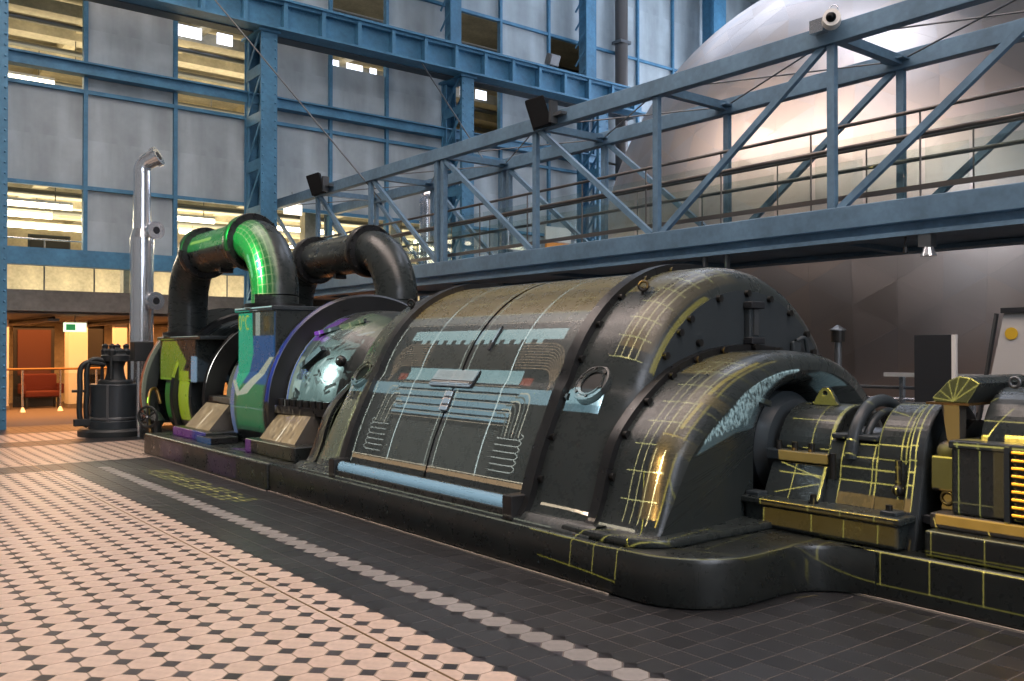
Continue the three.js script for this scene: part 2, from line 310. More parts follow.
{
  const G1 = 'tube lights of the lower gallery', G2 = 'tube lights of the upper gallery';
  glow('tube_light', 'nearest fluorescent tube seen in the lower gallery window at far left', -23.3, 5.0, -5.0, -3.2, G1);
  glow('tube_light', 'second fluorescent tube row in the lower gallery window at far left', -25, 4.98, -4.9, -3.2, G1);
  glow('tube_light', 'short fluorescent tube after the gap in the lower gallery window', -25, 4.98, -7.2, -5.6, G1);
  glow('tube_light', 'rearmost long fluorescent tube in the lower gallery at far left', -27, 4.95, -6.9, -3.6, G1);
  glow('tube_light', 'tube light in lower gallery behind the front crossover pipe', -23.8, 5.05, -8.6, -7.2, G1);
  glow('tube_light', 'further tube light in lower gallery above the crossover pipe', -26, 5.0, -10.2, -8.4, G1);
  glow('tube_light', 'tube light in lower gallery between the two crossover pipes', -24, 5.05, -12.2, -10.2, G1);
  glow('tube_light', 'rear tube light in lower gallery left of the bridge', -27.5, 5.0, -15.6, -12.4, G1);
  glow('tube_light', 'tube light in lower gallery behind the bridge lattice', -24, 5.0, -17, -15, G1);
  glow('tube_light', 'bright thick fluorescent tube hanging in the upper gallery at top left', -23.3, 7.86, -4.6, -3.0, G2, 0.09);
  glow('tube_light', 'thin fluorescent tube above the thick one at top left', -25.2, 8.95, -6.0, -3.4, G2);
  glow('tube_light', 'tube light in the upper gallery left of the riveted column', -24, 7.9, -8.9, -7.3, G2);
  const A = (c, i, w, h, x, y, z) => areaLight(c, i, w, h, V(x, y, z), V(x, 0, z)).name = 'gallery_light';
  A(0xfff0d2, 7, 4.5, 11, -26, 4.85, -8.5); A(0xfff0d2, 6, 4.5, 9, -26, 4.85, -19); A(0xffeac0, 2.5, 4.5, 11, -26, 8.8, -8.5); A(0xf4f2ee, 0.5, 4.5, 12, -26, 12.6, -15);
  A(0xffa860, 4.6, 5, 14, -26.5, 2.25, -9);
  const up = areaLight(0xffe9b8, 3.2, 4.5, 11, V(-26, 4.7, -8.5), V(-26, 20, -8.5)); up.name = 'gallery_light';
  const up2 = areaLight(0xffe9b8, 2.6, 4.5, 9, V(-26, 4.7, -19), V(-26, 20, -19)); up2.name = 'gallery_light';
  const up3 = areaLight(0xffeac0, 1.3, 4.5, 11, V(-26, 8.7, -8.5), V(-26, 20, -8.5)); up3.name = 'gallery_light';
}

// ---------------------------------------------------------------- steel columns and crane girder
const rivetG = new THREE.SphereGeometry(0.028, 6, 4);
function column(z, label, upper) {                                        // riveted pair of plates with battens, deep along x
  const o = thing('steel_column', label, 'column', [-21.4, 0, z], 'blue riveted columns along the end wall');
  const top = 9.45, x0 = -20.9, x1 = -21.95;
  part(o, 'front_flange', bx(x0 - 0.03, x0, 0, top, z - 0.21, z + 0.21), mat.blue);
  part(o, 'back_flange', bx(x1, x1 + 0.03, 0, top, z - 0.21, z + 0.21), mat.blue);
  for (const s of [-1, 1]) { part(o, 'web_angle', bx(x0 - 0.16, x0 - 0.03, 0, top, z + s * 0.16 - 0.012, z + s * 0.16 + 0.012), mat.blue); part(o, 'web_angle', bx(x1 + 0.03, x1 + 0.2, 0, top, z + s * 0.16 - 0.012, z + s * 0.16 + 0.012), mat.blue); }
  for (let y = 0.3, k = 0; y < top - 0.3; y += 1.15, k++) for (const s of [-1, 1]) {
    part(o, 'batten_plate', bx(x1 + 0.08, x0 - 0.06, y, y + 0.26, z + s * 0.185 - 0.012, z + s * 0.185 + 0.012), mat.blue);
    part(o, 'lacing_bar', bar(V(x1 + 0.14, y + 0.26, z + s * 0.18), V(x0 - 0.1, y + 1.15, z + s * 0.18), 0.02, 0.09, V(1, 0, 0)), mat.blue);
  }
  const riv = []; for (let y = 0.2; y < top; y += 0.22) for (const s of [-1, 1]) riv.push(rivetG.clone().translate(x0, y, z + s * 0.16));
  part(o, 'rivets', merge(riv), mat.blue).userData.kind = 'stuff';
  part(o, 'cap_plate', bx(x1 - 0.05, x0 + 0.05, top - 0.06, top, z - 0.28, z + 0.28), mat.blue);
  if (upper) {
    part(o, 'upper_front_flange', bx(-21.55, -21.5, 10.2, ROOF, z - 0.19, z + 0.19), mat.blue); part(o, 'upper_web', bx(-22.05, -21.55, 10.2, ROOF, z - 0.02, z + 0.02), mat.blue);
    for (let y = 10.4; y < ROOF - 0.6; y += 0.6) part(o, 'upper_lacing', bar(V(-22.05, y, z + 0.17), V(-21.55, y + 0.5, z + 0.17), 0.02, 0.07, V(1, 0, 0)), mat.blue);
  }
  return o;
}
column(-3.06, 'blue steel column cut by the left edge of the picture', false);
column(-8.9, 'blue riveted column rising behind the green lit pipe', false);
column(-14.85, 'blue riveted column behind the left half of the footbridge', true);
column(-20.2, 'farthest blue lattice column beside the metal ball', true);
{
  const g = thing('crane_girder', 'blue riveted crane girder running along the top of the columns', 'girder', [-20.95, 9.45, -11]);
  const z0 = -22, z1 = 2;
  part(g, 'web', bx(-20.97, -20.94, 9.5, 10.2, z0, z1), mat.blue);
  part(g, 'top_flange', bx(-21.2, -20.68, 10.17, 10.23, z0, z1), mat.blue); part(g, 'bottom_flange', bx(-21.2, -20.68, 9.45, 9.51, z0, z1), mat.blue);
  part(g, 'angle', bx(-20.94, -20.78, 10.1, 10.17, z0, z1), mat.blue);
  for (let z = z0 + 0.5; z < z1; z += 1.02) part(g, 'stiffener', bx(-20.94, -20.74, 9.51, 10.17, z - 0.05, z + 0.05), mat.blue);
  part(g, 'walkway', bx(-21.6, -21.2, 9.42, 9.47, z0, z1), mat.bridgeDark);
  const riv = []; for (let z = z0 + 0.1; z < z1; z += 0.2) for (const y of [9.56, 10.1]) riv.push(rivetG.clone().translate(-20.93, y, z));
  part(g, 'rivets', merge(riv), mat.blue).userData.kind = 'stuff';
  const f = thing('flood_light', 'small floodlight standing on the blue crane girder', 'floodlight', [-20.9, 10.23, -18]);
  part(f, 'bracket', bx(-20.95, -20.85, 10.23, 10.38, -18.05, -17.95), mat.steelDark); part(f, 'lamp_head', box(0.22, 0.34, 0.42, 0.03), mat.steelDark, [-20.86, 10.52, -18], [0, 0, -0.4]); part(f, 'reflector', box(0.02, 0.26, 0.34), mat.steelDark, [-20.745, 10.475, -18], [0, 0, -0.4]);
  const dp = thing('rain_pipe', 'dark vertical pipe in front of the pale wall boards', 'pipe', [-21.9, 0, -21.95]); part(dp, 'pipe', rod(V(-21.88, 0, -22.0), V(-21.88, ROOF - 0.02, -22.0), 0.22, 20), M(0x4b4744, 0.4)); part(dp, 'bracket', bx(-22.1, -21.66, 12.1, 12.2, -22.25, -21.75), mat.steelDark); part(dp, 'bracket', bx(-22.1, -21.66, 6.1, 6.2, -22.25, -21.75), mat.steelDark);
  const cc = thing('corner_column', 'blue column with bracket at the top beside the ball', 'column', [-21.5, 0, -26.4]); part(cc, 'front_flange', bx(-21.4, -21.3, 0, ROOF, -26.9, -26.2), mat.blue); part(cc, 'web', bx(-22.1, -21.4, 0, ROOF, -26.6, -26.5), mat.blue); part(cc, 'bracket', bar(V(-21.2, 12.2, -26.2), V(-17.5, 14.6, -26.6), 0.2, 0.3), mat.blue);
}
for (const [a, b, l] of [[V(-21, 11.8, -5.6), V(-17.2, 4.9, -9.9), 'thin stay cable slanting down left of the bridge lattice'], [V(-20.8, 9.5, -13.2), V(-17.4, 6.0, -13), 'thin cable slanting down from the crane girder']]) {
  const o = thing('stay_cable', l, 'cable', a.toArray()); part(o, 'cable', rod(a, b, 0.018, 6), mat.steelDark);
}

// ---------------------------------------------------------------- ground floor under the gallery
{
  const p = [[-27.6, -6.05, 0.5], [-27.9, -3.9, 0.9], [-26.6, -6.95, 0.32], [-25.2, -9, 0.5], [-25.2, -12, 0.5], [-25.2, -16, 0.5]];
  const lab = ['white square pillar behind the red armchair', 'wide white wall pier at the far left of the ground floor', 'slim white pillar under the green exit sign', 'white pillar under the gallery behind the green lit pipe', 'white pillar under the gallery behind the dark crossover pipe', 'white pillar under the gallery behind the bridge'];
  p.forEach(([x, z, w], i) => { const o = thing('pillar', lab[i], 'pillar', [x, 0, z]); part(o, 'shaft', bx(x - w / 2, x + w / 2, 0, 2.45, z - w / 2, z + w / 2, 0.02), mat.white); part(o, 'base', bx(x - w / 2 - 0.02, x + w / 2 + 0.02, 0, 0.12, z - w / 2 - 0.02, z + w / 2 + 0.02), mat.concrete); });
  const gp = thing('gallery_post', 'grey steel post carrying the gallery beside the silver pipe', 'post', [-22.6, 0, -6.45]); part(gp, 'shaft', bx(-22.75, -22.45, 0, 3.5, -6.6, -6.3), mat.panel); part(gp, 'base_plate', bx(-22.85, -22.35, 0, 0.04, -6.7, -6.2), mat.steelDark);
  const ch = thing('armchair', 'dark red armchair behind the glass railing', 'armchair', [-28.1, 0, -5.25]);
  part(ch, 'seat', bx(-28.4, -27.8, 0.3, 0.48, -5.7, -4.8, 0.05), mat.red); part(ch, 'backrest', bx(-28.5, -28.3, 0.45, 0.95, -5.7, -4.8, 0.05), mat.red);
  for (const s of [-1, 1]) { part(ch, 'armrest', bx(-28.4, -27.8, 0.4, 0.68, -5.25 + s * 0.48 - 0.06, -5.25 + s * 0.48 + 0.06, 0.03), mat.red); for (const x of [-28.35, -27.85]) part(ch, 'leg', bx(x - 0.03, x + 0.03, 0, 0.3, -5.25 + s * 0.4 - 0.03, -5.25 + s * 0.4 + 0.03), mat.darkGrey); }
  const dr = thing('exhibition_stand', 'dark display panel between the white pillars at far left', 'panel', [-28.6, 0.0, -5.2]); part(dr, 'board', bx(-28.65, -28.6, 0.9, 2.2, -5.6, -4.75), M(0x4a2418, 0.6)); part(dr, 'frame', bx(-28.72, -28.65, 0.0, 2.3, -5.7, -4.65), mat.darkGrey);
  const dr2 = thing('exhibition_stand', 'narrow dark display panel right of the white square pillar', 'panel', [-28.4, 0, -6.75]); part(dr2, 'board', bx(-28.45, -28.4, 0.9, 2.3, -6.95, -6.5), mat.darkGrey); part(dr2, 'frame', bx(-28.52, -28.45, 0, 2.35, -7.0, -6.45), mat.speaker);
  const ex = thing('exit_sign', 'white and green exit sign hanging under the gallery', 'sign', [-23.4, 2.2, -5.1]); part(ex, 'light_box', box(0.06, 0.22, 0.5), new THREE.MeshStandardMaterial({ color: 0xe8f0e0, emissive: 0xdff5d0, emissiveIntensity: 1.1 }), [-23.4, 2.17, -5.1]);
  part(ex, 'green_field', box(0.012, 0.14, 0.2), new THREE.MeshStandardMaterial({ color: 0x3c9a5a, emissive: 0x3c9a5a, emissiveIntensity: 0.5 }), [-23.364, 2.17, -5.0]); part(ex, 'hanger', rod(V(-23.4, 2.28, -5.1), V(-23.4, 2.45, -5.1), 0.012, 6), mat.steelDark);
  const ub = thing('display_sign', 'white lettered sign hanging in the lower gallery left of the bridge', 'sign', [-22.0, 4.9, -9.9]); part(ub, 'light_box', box(0.05, 0.3, 0.5), new THREE.MeshStandardMaterial({ color: 0xf4f0e6, emissive: 0xfff4e0, emissiveIntensity: 1.2 }), [-21.95, 5.3, -10.0]); part(ub, 'hanger', rod(V(-21.95, 5.45, -10), V(-22.0, 5.75, -10), 0.012, 6), mat.steelDark);
  const r = thing('glass_railing', 'low glass railing with metal posts on the far left', 'railing', [-26.4, 0, -5]);
  for (const z of [-3.6, -4.5, -5.4, -6.3]) { const ps = part(r, 'post', bx(-26.42, -26.38, 0, 1.1, z - 0.02, z + 0.02), mat.steel); part(ps, 'foot', new THREE.CylinderGeometry(0.03, 0.09, 0.12, 10), mat.steel, [-26.4, 0.06, z]); }
  part(r, 'handrail', rod(V(-26.4, 1.12, -7), V(-26.4, 1.12, -3.2), 0.03, 8), mat.brass);
  for (const z of [-4.05, -4.95, -5.85]) part(r, 'glass_pane', box(0.012, 0.85, 0.84), mat.glass, [-26.4, 0.58, z]);
  for (const z of [-4.56, -6.45, -8.5]) { const o = thing('cable_tray', 'cable tray under the gallery slab ' + (z > -5 ? 'at the far left' : z > -7 ? 'above the exit sign' : 'behind the left turbine pipe'), 'cable tray', [-26, 2.3, z]); part(o, 'tray', bx(-30.5, -23, 2.3, 2.36, z - 0.12, z + 0.12), mat.concrete); part(o, 'cable_bundle', rod(V(-30.5, 2.38, z), V(-23, 2.38, z), 0.035, 6), mat.darkGrey); }
  // gallery railing (lower gallery strip)
  const gr = thing('gallery_railing', 'thin railing bars along the lower gallery edge', 'railing', [-22.45, 2.97, -10]);
  part(gr, 'rail', rod(V(-22.45, 4.12, -20), V(-22.45, 4.12, -2), 0.02, 6), mat.steel);
  for (let z = -20; z < -2; z += 1.05) part(gr, 'post', rod(V(-22.45, 2.97, z), V(-22.45, 4.12, z), 0.018, 6), mat.steelDark);
  for (const [z, l] of [[-4.55, 'first'], [-5.95, 'second']]) { const o = thing('wall_screen', `${l} dark wall screen in the lower gallery at far left`, 'screen', [-30.9, 4.5, z * 1.32]); part(o, 'panel', box(0.06, 0.6, 1.1), mat.darkGrey, [-30.95, 4.85, z * 1.32]); part(o, 'frame', box(0.04, 0.7, 1.2), mat.bridgeDark, [-30.98, 4.85, z * 1.32]); }
}

// ---------------------------------------------------------------- metal ball
{
  const c = V(-11.47, 3.69, -20.98), R = 7.16;
  const o = thing('metal_ball', 'huge copper-grey metal ball clad in triangular plates behind the footbridge', 'dome', [c.x, 0, c.z]);
  const th = Math.acos(-c.y / R) - 0.002;
  part(o, 'shell', new THREE.SphereGeometry(R - 0.025, 64, 48, 0, Math.PI * 2, 0, th), mat.darkGrey, [c.x, c.y, c.z]);
  const cols = [0xc4bab4, 0xbfb6b1, 0xc5b9b1, 0xbeb7b4, 0xc2b8b3, 0xc1b5ad], ms = cols.map((h, i) => M(h, 0.36 + 0.015 * i, { metal: 1, bumpMap: bumpTex, bumpScale: 0.0015 }));
  const ico = new THREE.IcosahedronGeometry(1, 10), p = ico.attributes.position, list = [], v = () => V(0, 0, 0);
  for (let i = 0; i < p.count; i += 3) {
    const t = [0, 1, 2].map((k) => v().fromBufferAttribute(p, i + k)), m = t[0].clone().add(t[1]).add(t[2]).normalize();
    if (Math.min(...t.map((q) => q.y)) * R + c.y < 0.02) continue;
    const toCam = camera.position.clone().sub(c.clone().addScaledVector(m, R)).normalize(); list.push({ t, m, f: m.dot(toCam) });
  }
  list.sort((a, b) => b.f - a.f);
  const plate = ({ t, m }, sub) => {
    const tilt = V(rr(-1, 1), rr(-1, 1), rr(-1, 1)).multiplyScalar(0.008), pos = [], nor = [], q = t.map((a) => a.clone().lerp(m, 0.0025)), lift = R + rr(0, 0.003);
    const at = (i, j) => q[0].clone().multiplyScalar(1 - (i + j) / sub).addScaledVector(q[1], i / sub).addScaledVector(q[2], j / sub).normalize();
    const put = (n) => { pos.push(n.x * lift, n.y * lift, n.z * lift); const k = n.clone().lerp(m, 0.08).add(tilt).normalize(); nor.push(k.x, k.y, k.z); };
    for (let i = 0; i < sub; i++) for (let j = 0; j < sub - i; j++) { put(at(i, j)); put(at(i + 1, j)); put(at(i, j + 1)); if (i + j < sub - 1) { put(at(i + 1, j)); put(at(i + 1, j + 1)); put(at(i, j + 1)); } }
    for (let e = 0; e < 3; e++) for (let k = 0; k < sub; k++) {                    // edge skirts
      const A = q[e], B = q[(e + 1) % 3], a = A.clone().lerp(B, k / sub).normalize(), b = A.clone().lerp(B, (k + 1) / sub).normalize(), n = a.clone().cross(b).normalize().multiplyScalar(-1), r2 = R - 0.03;
      for (const [w, r] of [[a, lift], [a, r2], [b, lift], [b, lift], [a, r2], [b, r2]]) { pos.push(w.x * r, w.y * r, w.z * r); nor.push(n.x, n.y, n.z); }
    }
    const g = new THREE.BufferGeometry(); g.setAttribute('position', new THREE.Float32BufferAttribute(pos, 3)); g.setAttribute('normal', new THREE.Float32BufferAttribute(nor, 3)); return uvMetres(g);
  };
  list.slice(0, 300).forEach((d) => part(o, 'plate', plate(d, 3), ms[Math.floor(rnd() * 6)], [c.x, c.y, c.z]));
  for (let v = 0; v < 6; v++) part(o, 'plate_field', merge(list.slice(300).filter((_, i) => (i * 7) % 6 === v || (i * 7 + v) % 6 === 0 && false).map((d) => plate(d, 2))), ms[v], [c.x, c.y, c.z]).userData.kind = 'stuff';
}

// ---------------------------------------------------------------- footbridge
{
  const b = thing('footbridge', 'grey-blue lattice footbridge crossing in front of the metal ball', 'bridge', [-9, 2.88, -10.5]);
  const nodes = [-22.65, -19.87, -17.3, -14.55, -11.67, -8.93, -6.1, -3.3, -0.5], T = 5.42, B = 3.2;
  const x0 = nodes[0], x1 = nodes[8];
  for (const z of [-9.7, -11.3]) {
    const s = z === -9.7 ? 1 : -1;
    part(b, 'top_chord', bx(x0, x1, T - 0.12, T + 0.12, z - 0.08, z + 0.08, 0.015), mat.bridge);
    part(b, 'bottom_chord', bx(x0, x1, 3.06, 3.33, z - 0.09, z + 0.09, 0.015), mat.bridge);
    part(b, 'lower_flange', bx(x0, x1, 2.9, 2.95, z - 0.16, z + 0.16), mat.bridge); part(b, 'lower_web', bx(x0, x1, 2.95, 3.06, z - 0.05 - s * 0.06, z + 0.05 - s * 0.06), mat.bridge);
    nodes.forEach((x, i) => {
      if (i === 3) { part(b, 'post', bx(x - 0.17, x - 0.07, B, T, z - 0.05, z + 0.05), mat.bridge); part(b, 'post', bx(x + 0.05, x + 0.15, B, T, z - 0.05, z + 0.05), mat.bridge); }
      else part(b, 'post', bx(x - 0.05, x + 0.05, B, T, z - 0.04, z + 0.04), mat.bridge);
      if (i < 5) part(b, 'diagonal', bar(V(x + 0.1, T - 0.1, z), V(nodes[i + 1] - 0.1, B + 0.12, z), 0.07, 0.085), mat.bridge);
      else if (i < 8) part(b, 'diagonal', bar(V(x + 0.1, B + 0.12, z), V(nodes[i + 1] - 0.1, T - 0.1, z), 0.07, 0.085), mat.bridge);
    });
    // handrails on the inner side of each truss
    const zi = z - s * 0.16;
    for (const y of [4.34, 4.07]) part(b, 'handrail', rod(V(x0, y, zi), V(x1, y, zi), y > 4.2 ? 0.024 : 0.03, 8), mat.rail);
    part(b, 'kick_rail', bx(x0, x1, 3.44, 3.5, zi - 0.015, zi + 0.015), mat.rail);
    for (let x = -21.9; x < x1; x += 1.4) { part(b, 'glass_pane', box(1.34, 0.68, 0.01), mat.glass, [x + 0.7, 3.85, zi - s * 0.05]); part(b, 'baluster', rod(V(x, 3.3, zi), V(x, 4.34, zi), 0.012, 5), mat.rail); }
  }
  nodes.forEach((x, i) => {
    part(b, 'cross_beam', bx(x - 0.06, x + 0.06, T - 0.06, T + 0.06, -11.25, -9.75), mat.bridge); part(b, 'gusset', bx(x - 0.16, x + 0.16, T - 0.02, T, -11.3, -11.05), mat.bridge);
    part(b, 'floor_beam', bx(x - 0.08, x + 0.08, 2.9, 3.06, -11.2, -9.8), mat.bridge);
    if (i < 8) { part(b, 'tie_rod', rod(V(x, T, -9.75), V(nodes[i + 1], T, -11.25), 0.012, 5), mat.steelDark); part(b, 'tie_rod', rod(V(x, T, -11.25), V(nodes[i + 1], T, -9.75), 0.012, 5), mat.steelDark); }
  });
  part(b, 'deck', bx(x0, x1, 3.06, 3.12, -11.2, -9.8), mat.bridge); part(b, 'deck_underside', bx(x0, x1, 2.96, 3.0, -11.2, -9.8), mat.bridge);
  for (const [x, l] of [[-20.2, 'trestle foot of the bridge far left'], [-13.6, 'trestle']]) part(b, 'trestle_leg', bx(x - 0.12, x + 0.12, 0, 2.9, -10.6, -10.4), mat.bridge);
  // things on the bridge
  for (const [x, l] of [[-11.2, 'black speaker box on the bridge top chord near the picture middle'], [-19.3, 'smaller looking black speaker box on the far left end of the bridge']]) {
    const s = thing('speaker', l, 'speaker', [x, T + 0.13, -9.62], 'speaker boxes on the bridge');
    part(s, 'cabinet', box(0.32, 0.48, 0.22, 0.02), mat.speaker, [x - 0.05, T + 0.08, -9.4], [0.1, 0.86, 0.22]); const bk = part(s, 'bracket', bx(x + 0.02, x + 0.4, T + 0.0, T + 0.05, -9.62, -9.5), mat.steelDark); part(bk, 'yoke', bx(x + 0.15, x + 0.2, T - 0.1, T + 0.25, -9.6, -9.45), mat.steelDark);
  }
  const cam = thing('security_camera', 'white round security camera on the bridge top chord', 'camera', [-6.1, T + 0.13, -9.6]);
  part(cam, 'mount', bx(-6.28, -6.1, T + 0.02, T + 0.18, -9.62, -9.5), mat.steel); part(cam, 'housing', new THREE.CylinderGeometry(0.1, 0.11, 0.14, 20), mat.white, [-5.98, T + 0.12, -9.5], [Math.PI / 2, 0, -0.6]); part(cam, 'lens', new THREE.SphereGeometry(0.06, 14, 10), mat.glassDark, [-5.95, T + 0.12, -9.44]); part(cam, 'loop', new THREE.TorusGeometry(0.06, 0.008, 6, 16), mat.steel, [-6.02, T + 0.26, -9.6]);
  const sp = thing('spot_lamp', 'small chrome spot lamp hanging under the bridge at right', 'lamp', [-5.0, 2.9, -9.62]);
  part(sp, 'mount', bx(-4.97, -4.83, 2.76, 2.9, -9.68, -9.55), mat.steelDark); part(sp, 'lamp_head', new THREE.CylinderGeometry(0.05, 0.085, 0.1, 16), mat.steel, [-4.88, 2.71, -9.6]);
  const sn = thing('sensor', 'tiny dark sensor hanging under the bridge left of the spot lamp', 'sensor', [-5.15, 2.9, -9.62]); part(sn, 'stem', rod(V(-5.15, 2.78, -9.62), V(-5.15, 2.9, -9.62), 0.012, 6), mat.darkGrey); part(sn, 'body', new THREE.CylinderGeometry(0.025, 0.025, 0.07, 10), mat.darkGrey, [-5.15, 2.75, -9.62]);
  for (const [x, l] of [[-7.97, 'left small bracket lamp on the bridge underside above the generator'], [-7.6, 'right small bracket lamp on the bridge underside above the generator']]) { const k = thing('bracket_lamp', l, 'lamp', [x, 2.9, -9.6]); part(k, 'bracket', bx(x - 0.02, x + 0.02, 2.66, 2.9, -9.64, -9.58), mat.steelDark); part(k, 'body', box(0.14, 0.1, 0.12, 0.02), mat.steelDark, [x, 2.62, -9.6]); }
}

// ---------------------------------------------------------------- plinths
const YL = (a) => a;
{
  const P1 = thing('generator_plinth', 'long dark plinth under the generator with rounded end', 'plinth', [-6.8, 0, AZ]);
  const r = 0.55, xL = -9.95, xR = -3.6, zF = -4.25, zB = 2 * AZ - zF;
  const outline = [[xL, zF], [xR - r - 0.3, zF], ...arc(xR - r, zF - r, r, Math.PI / 2 - 0.2, 0, 12), ...arc(-3.2, -5.17, 0.4, Math.PI, Math.PI * 1.5, 8), [-3.2, -5.6], [xR, -5.6], ...arc(xR - r, zB + r, r, 0, -Math.PI / 2, 10), [xL, zB]];
  part(P1, 'block', uvMetres(planSmooth(outline, 0, PH, 0.035)), mat.plinth);
  part(P1, 'metal_edging', bx(xL, xR - r - 0.2, 0, 0.012, zF, zF + 0.02), mat.edging);
  const P2 = thing('turbine_plinth', 'dark plinth under the steam turbine', 'plinth', [-12.4, 0, AZ]);
  part(P2, 'block', bx(-14.75, -9.97, 0, PH, 2 * AZ + 4.22, -4.22, 0.03), mat.plinth); part(P2, 'rear_block', bx(-17.6, -14.75, 0, 0.25, -7.6, -4.95, 0.02), mat.plinth); part(P2, 'metal_edging', bx(-14.75, -9.97, 0, 0.012, -4.22, -4.2), mat.edging);
  const P3 = thing('exciter_plinth', 'narrow dark plinth under the exciter at right', 'plinth', [-1, 0, AZ]);
  part(P3, 'block', bx(-3.6, 1.5, 0, PH, 2 * AZ + 5.58, -5.58, 0.03), mat.plinth); part(P3, 'upper_step', bx(-2.9, 1.5, PH, 0.5, 2 * AZ + 5.62, -5.62, 0.025), mat.plinth); part(P3, 'metal_edging', bx(-3.6, 1.5, 0, 0.012, -5.58, -5.56), mat.edging);
  // projected lines on plinths
  PR.line([V(-5.2, PH - 0.01, -4.26), V(-4.45, PH - 0.01, -4.26), ...arc(-4.15, -4.8, 0.54, Math.PI / 2 - 0.2, 0.05, 10).map(([x, z]) => V(x, PH, z - 0.01)), V(-3.63, PH, -5.58)], 0.016, YEL);
  PR.line([V(-5.1, 0.14, -4.25), V(-4.6, 0.12, -4.25), V(-4.3, 0.1, -4.25)], 0.012, '#b9a53c');
  for (const x of [-4.75, -4.52, -4.3]) PR.line([V(x, 0.12, -4.25), V(x + 0.02, PH - 0.03, -4.25), V(x + 0.02, PH, -4.3), V(x + 0.25, PH, -4.55)], 0.013, YEL);
  for (const x of [-4.25, -4.05, -3.9]) PR.line([V(x, PH, -4.35 - (x + 4.25)), V(x - 0.1, PH, -5.3)], 0.012, '#bda93e');
  for (const [a, c] of [[-4.3, -4.35], [-4.25, -4.9], [-3.7, -5.1]]) PR.line([V(a, PH, c - 0.1), V(-3.66, PH, c - 0.35)], 0.01, '#a8973a');
  PR.line([V(-3.6, PH, -5.57), V(-1.6, PH, -5.57)], 0.016, YEL); PR.line([V(-3.6, 0.1, -5.58), V(-1.6, 0.1, -5.58)], 0.012, '#a39340');
  for (let x = -3.5; x < -1.6; x += 0.33) PR.line([V(x, 0.1, -5.58), V(x, PH, -5.58)], 0.014, YEL);
  PR.line([V(-2.9, 0.5, -5.62), V(-1.6, 0.5, -5.62)], 0.016, YEL); for (let x = -2.85; x < -1.6; x += 0.33) PR.line([V(x, PH, -5.62), V(x, 0.48, -5.62), V(x, 0.5, -5.8)], 0.012, YEL);
  for (const y of [0.345, 0.365]) PR.line([V(-2.9, y, -5.62), V(-1.6, y, -5.62)], 0.01, '#b9a53c');
  PR.line([V(-3.55, PH, -4.9), V(-3.6, 0.02, -5.0)], 0.012, '#b9a53c'); PR.line([V(-3.58, PH, -5.2), V(-3.56, 0.02, -5.35)], 0.012, '#b9a53c');
  for (const y of [PH - 0.005]) PG.line([V(-9.9, y, -4.27), V(-4.6, y, -4.27)], 0.014, '#b7b09a'); PG.line([V(-9.9, PH, -4.33), V(-5.0, PH, -4.33)], 0.012, '#8d8878');
}

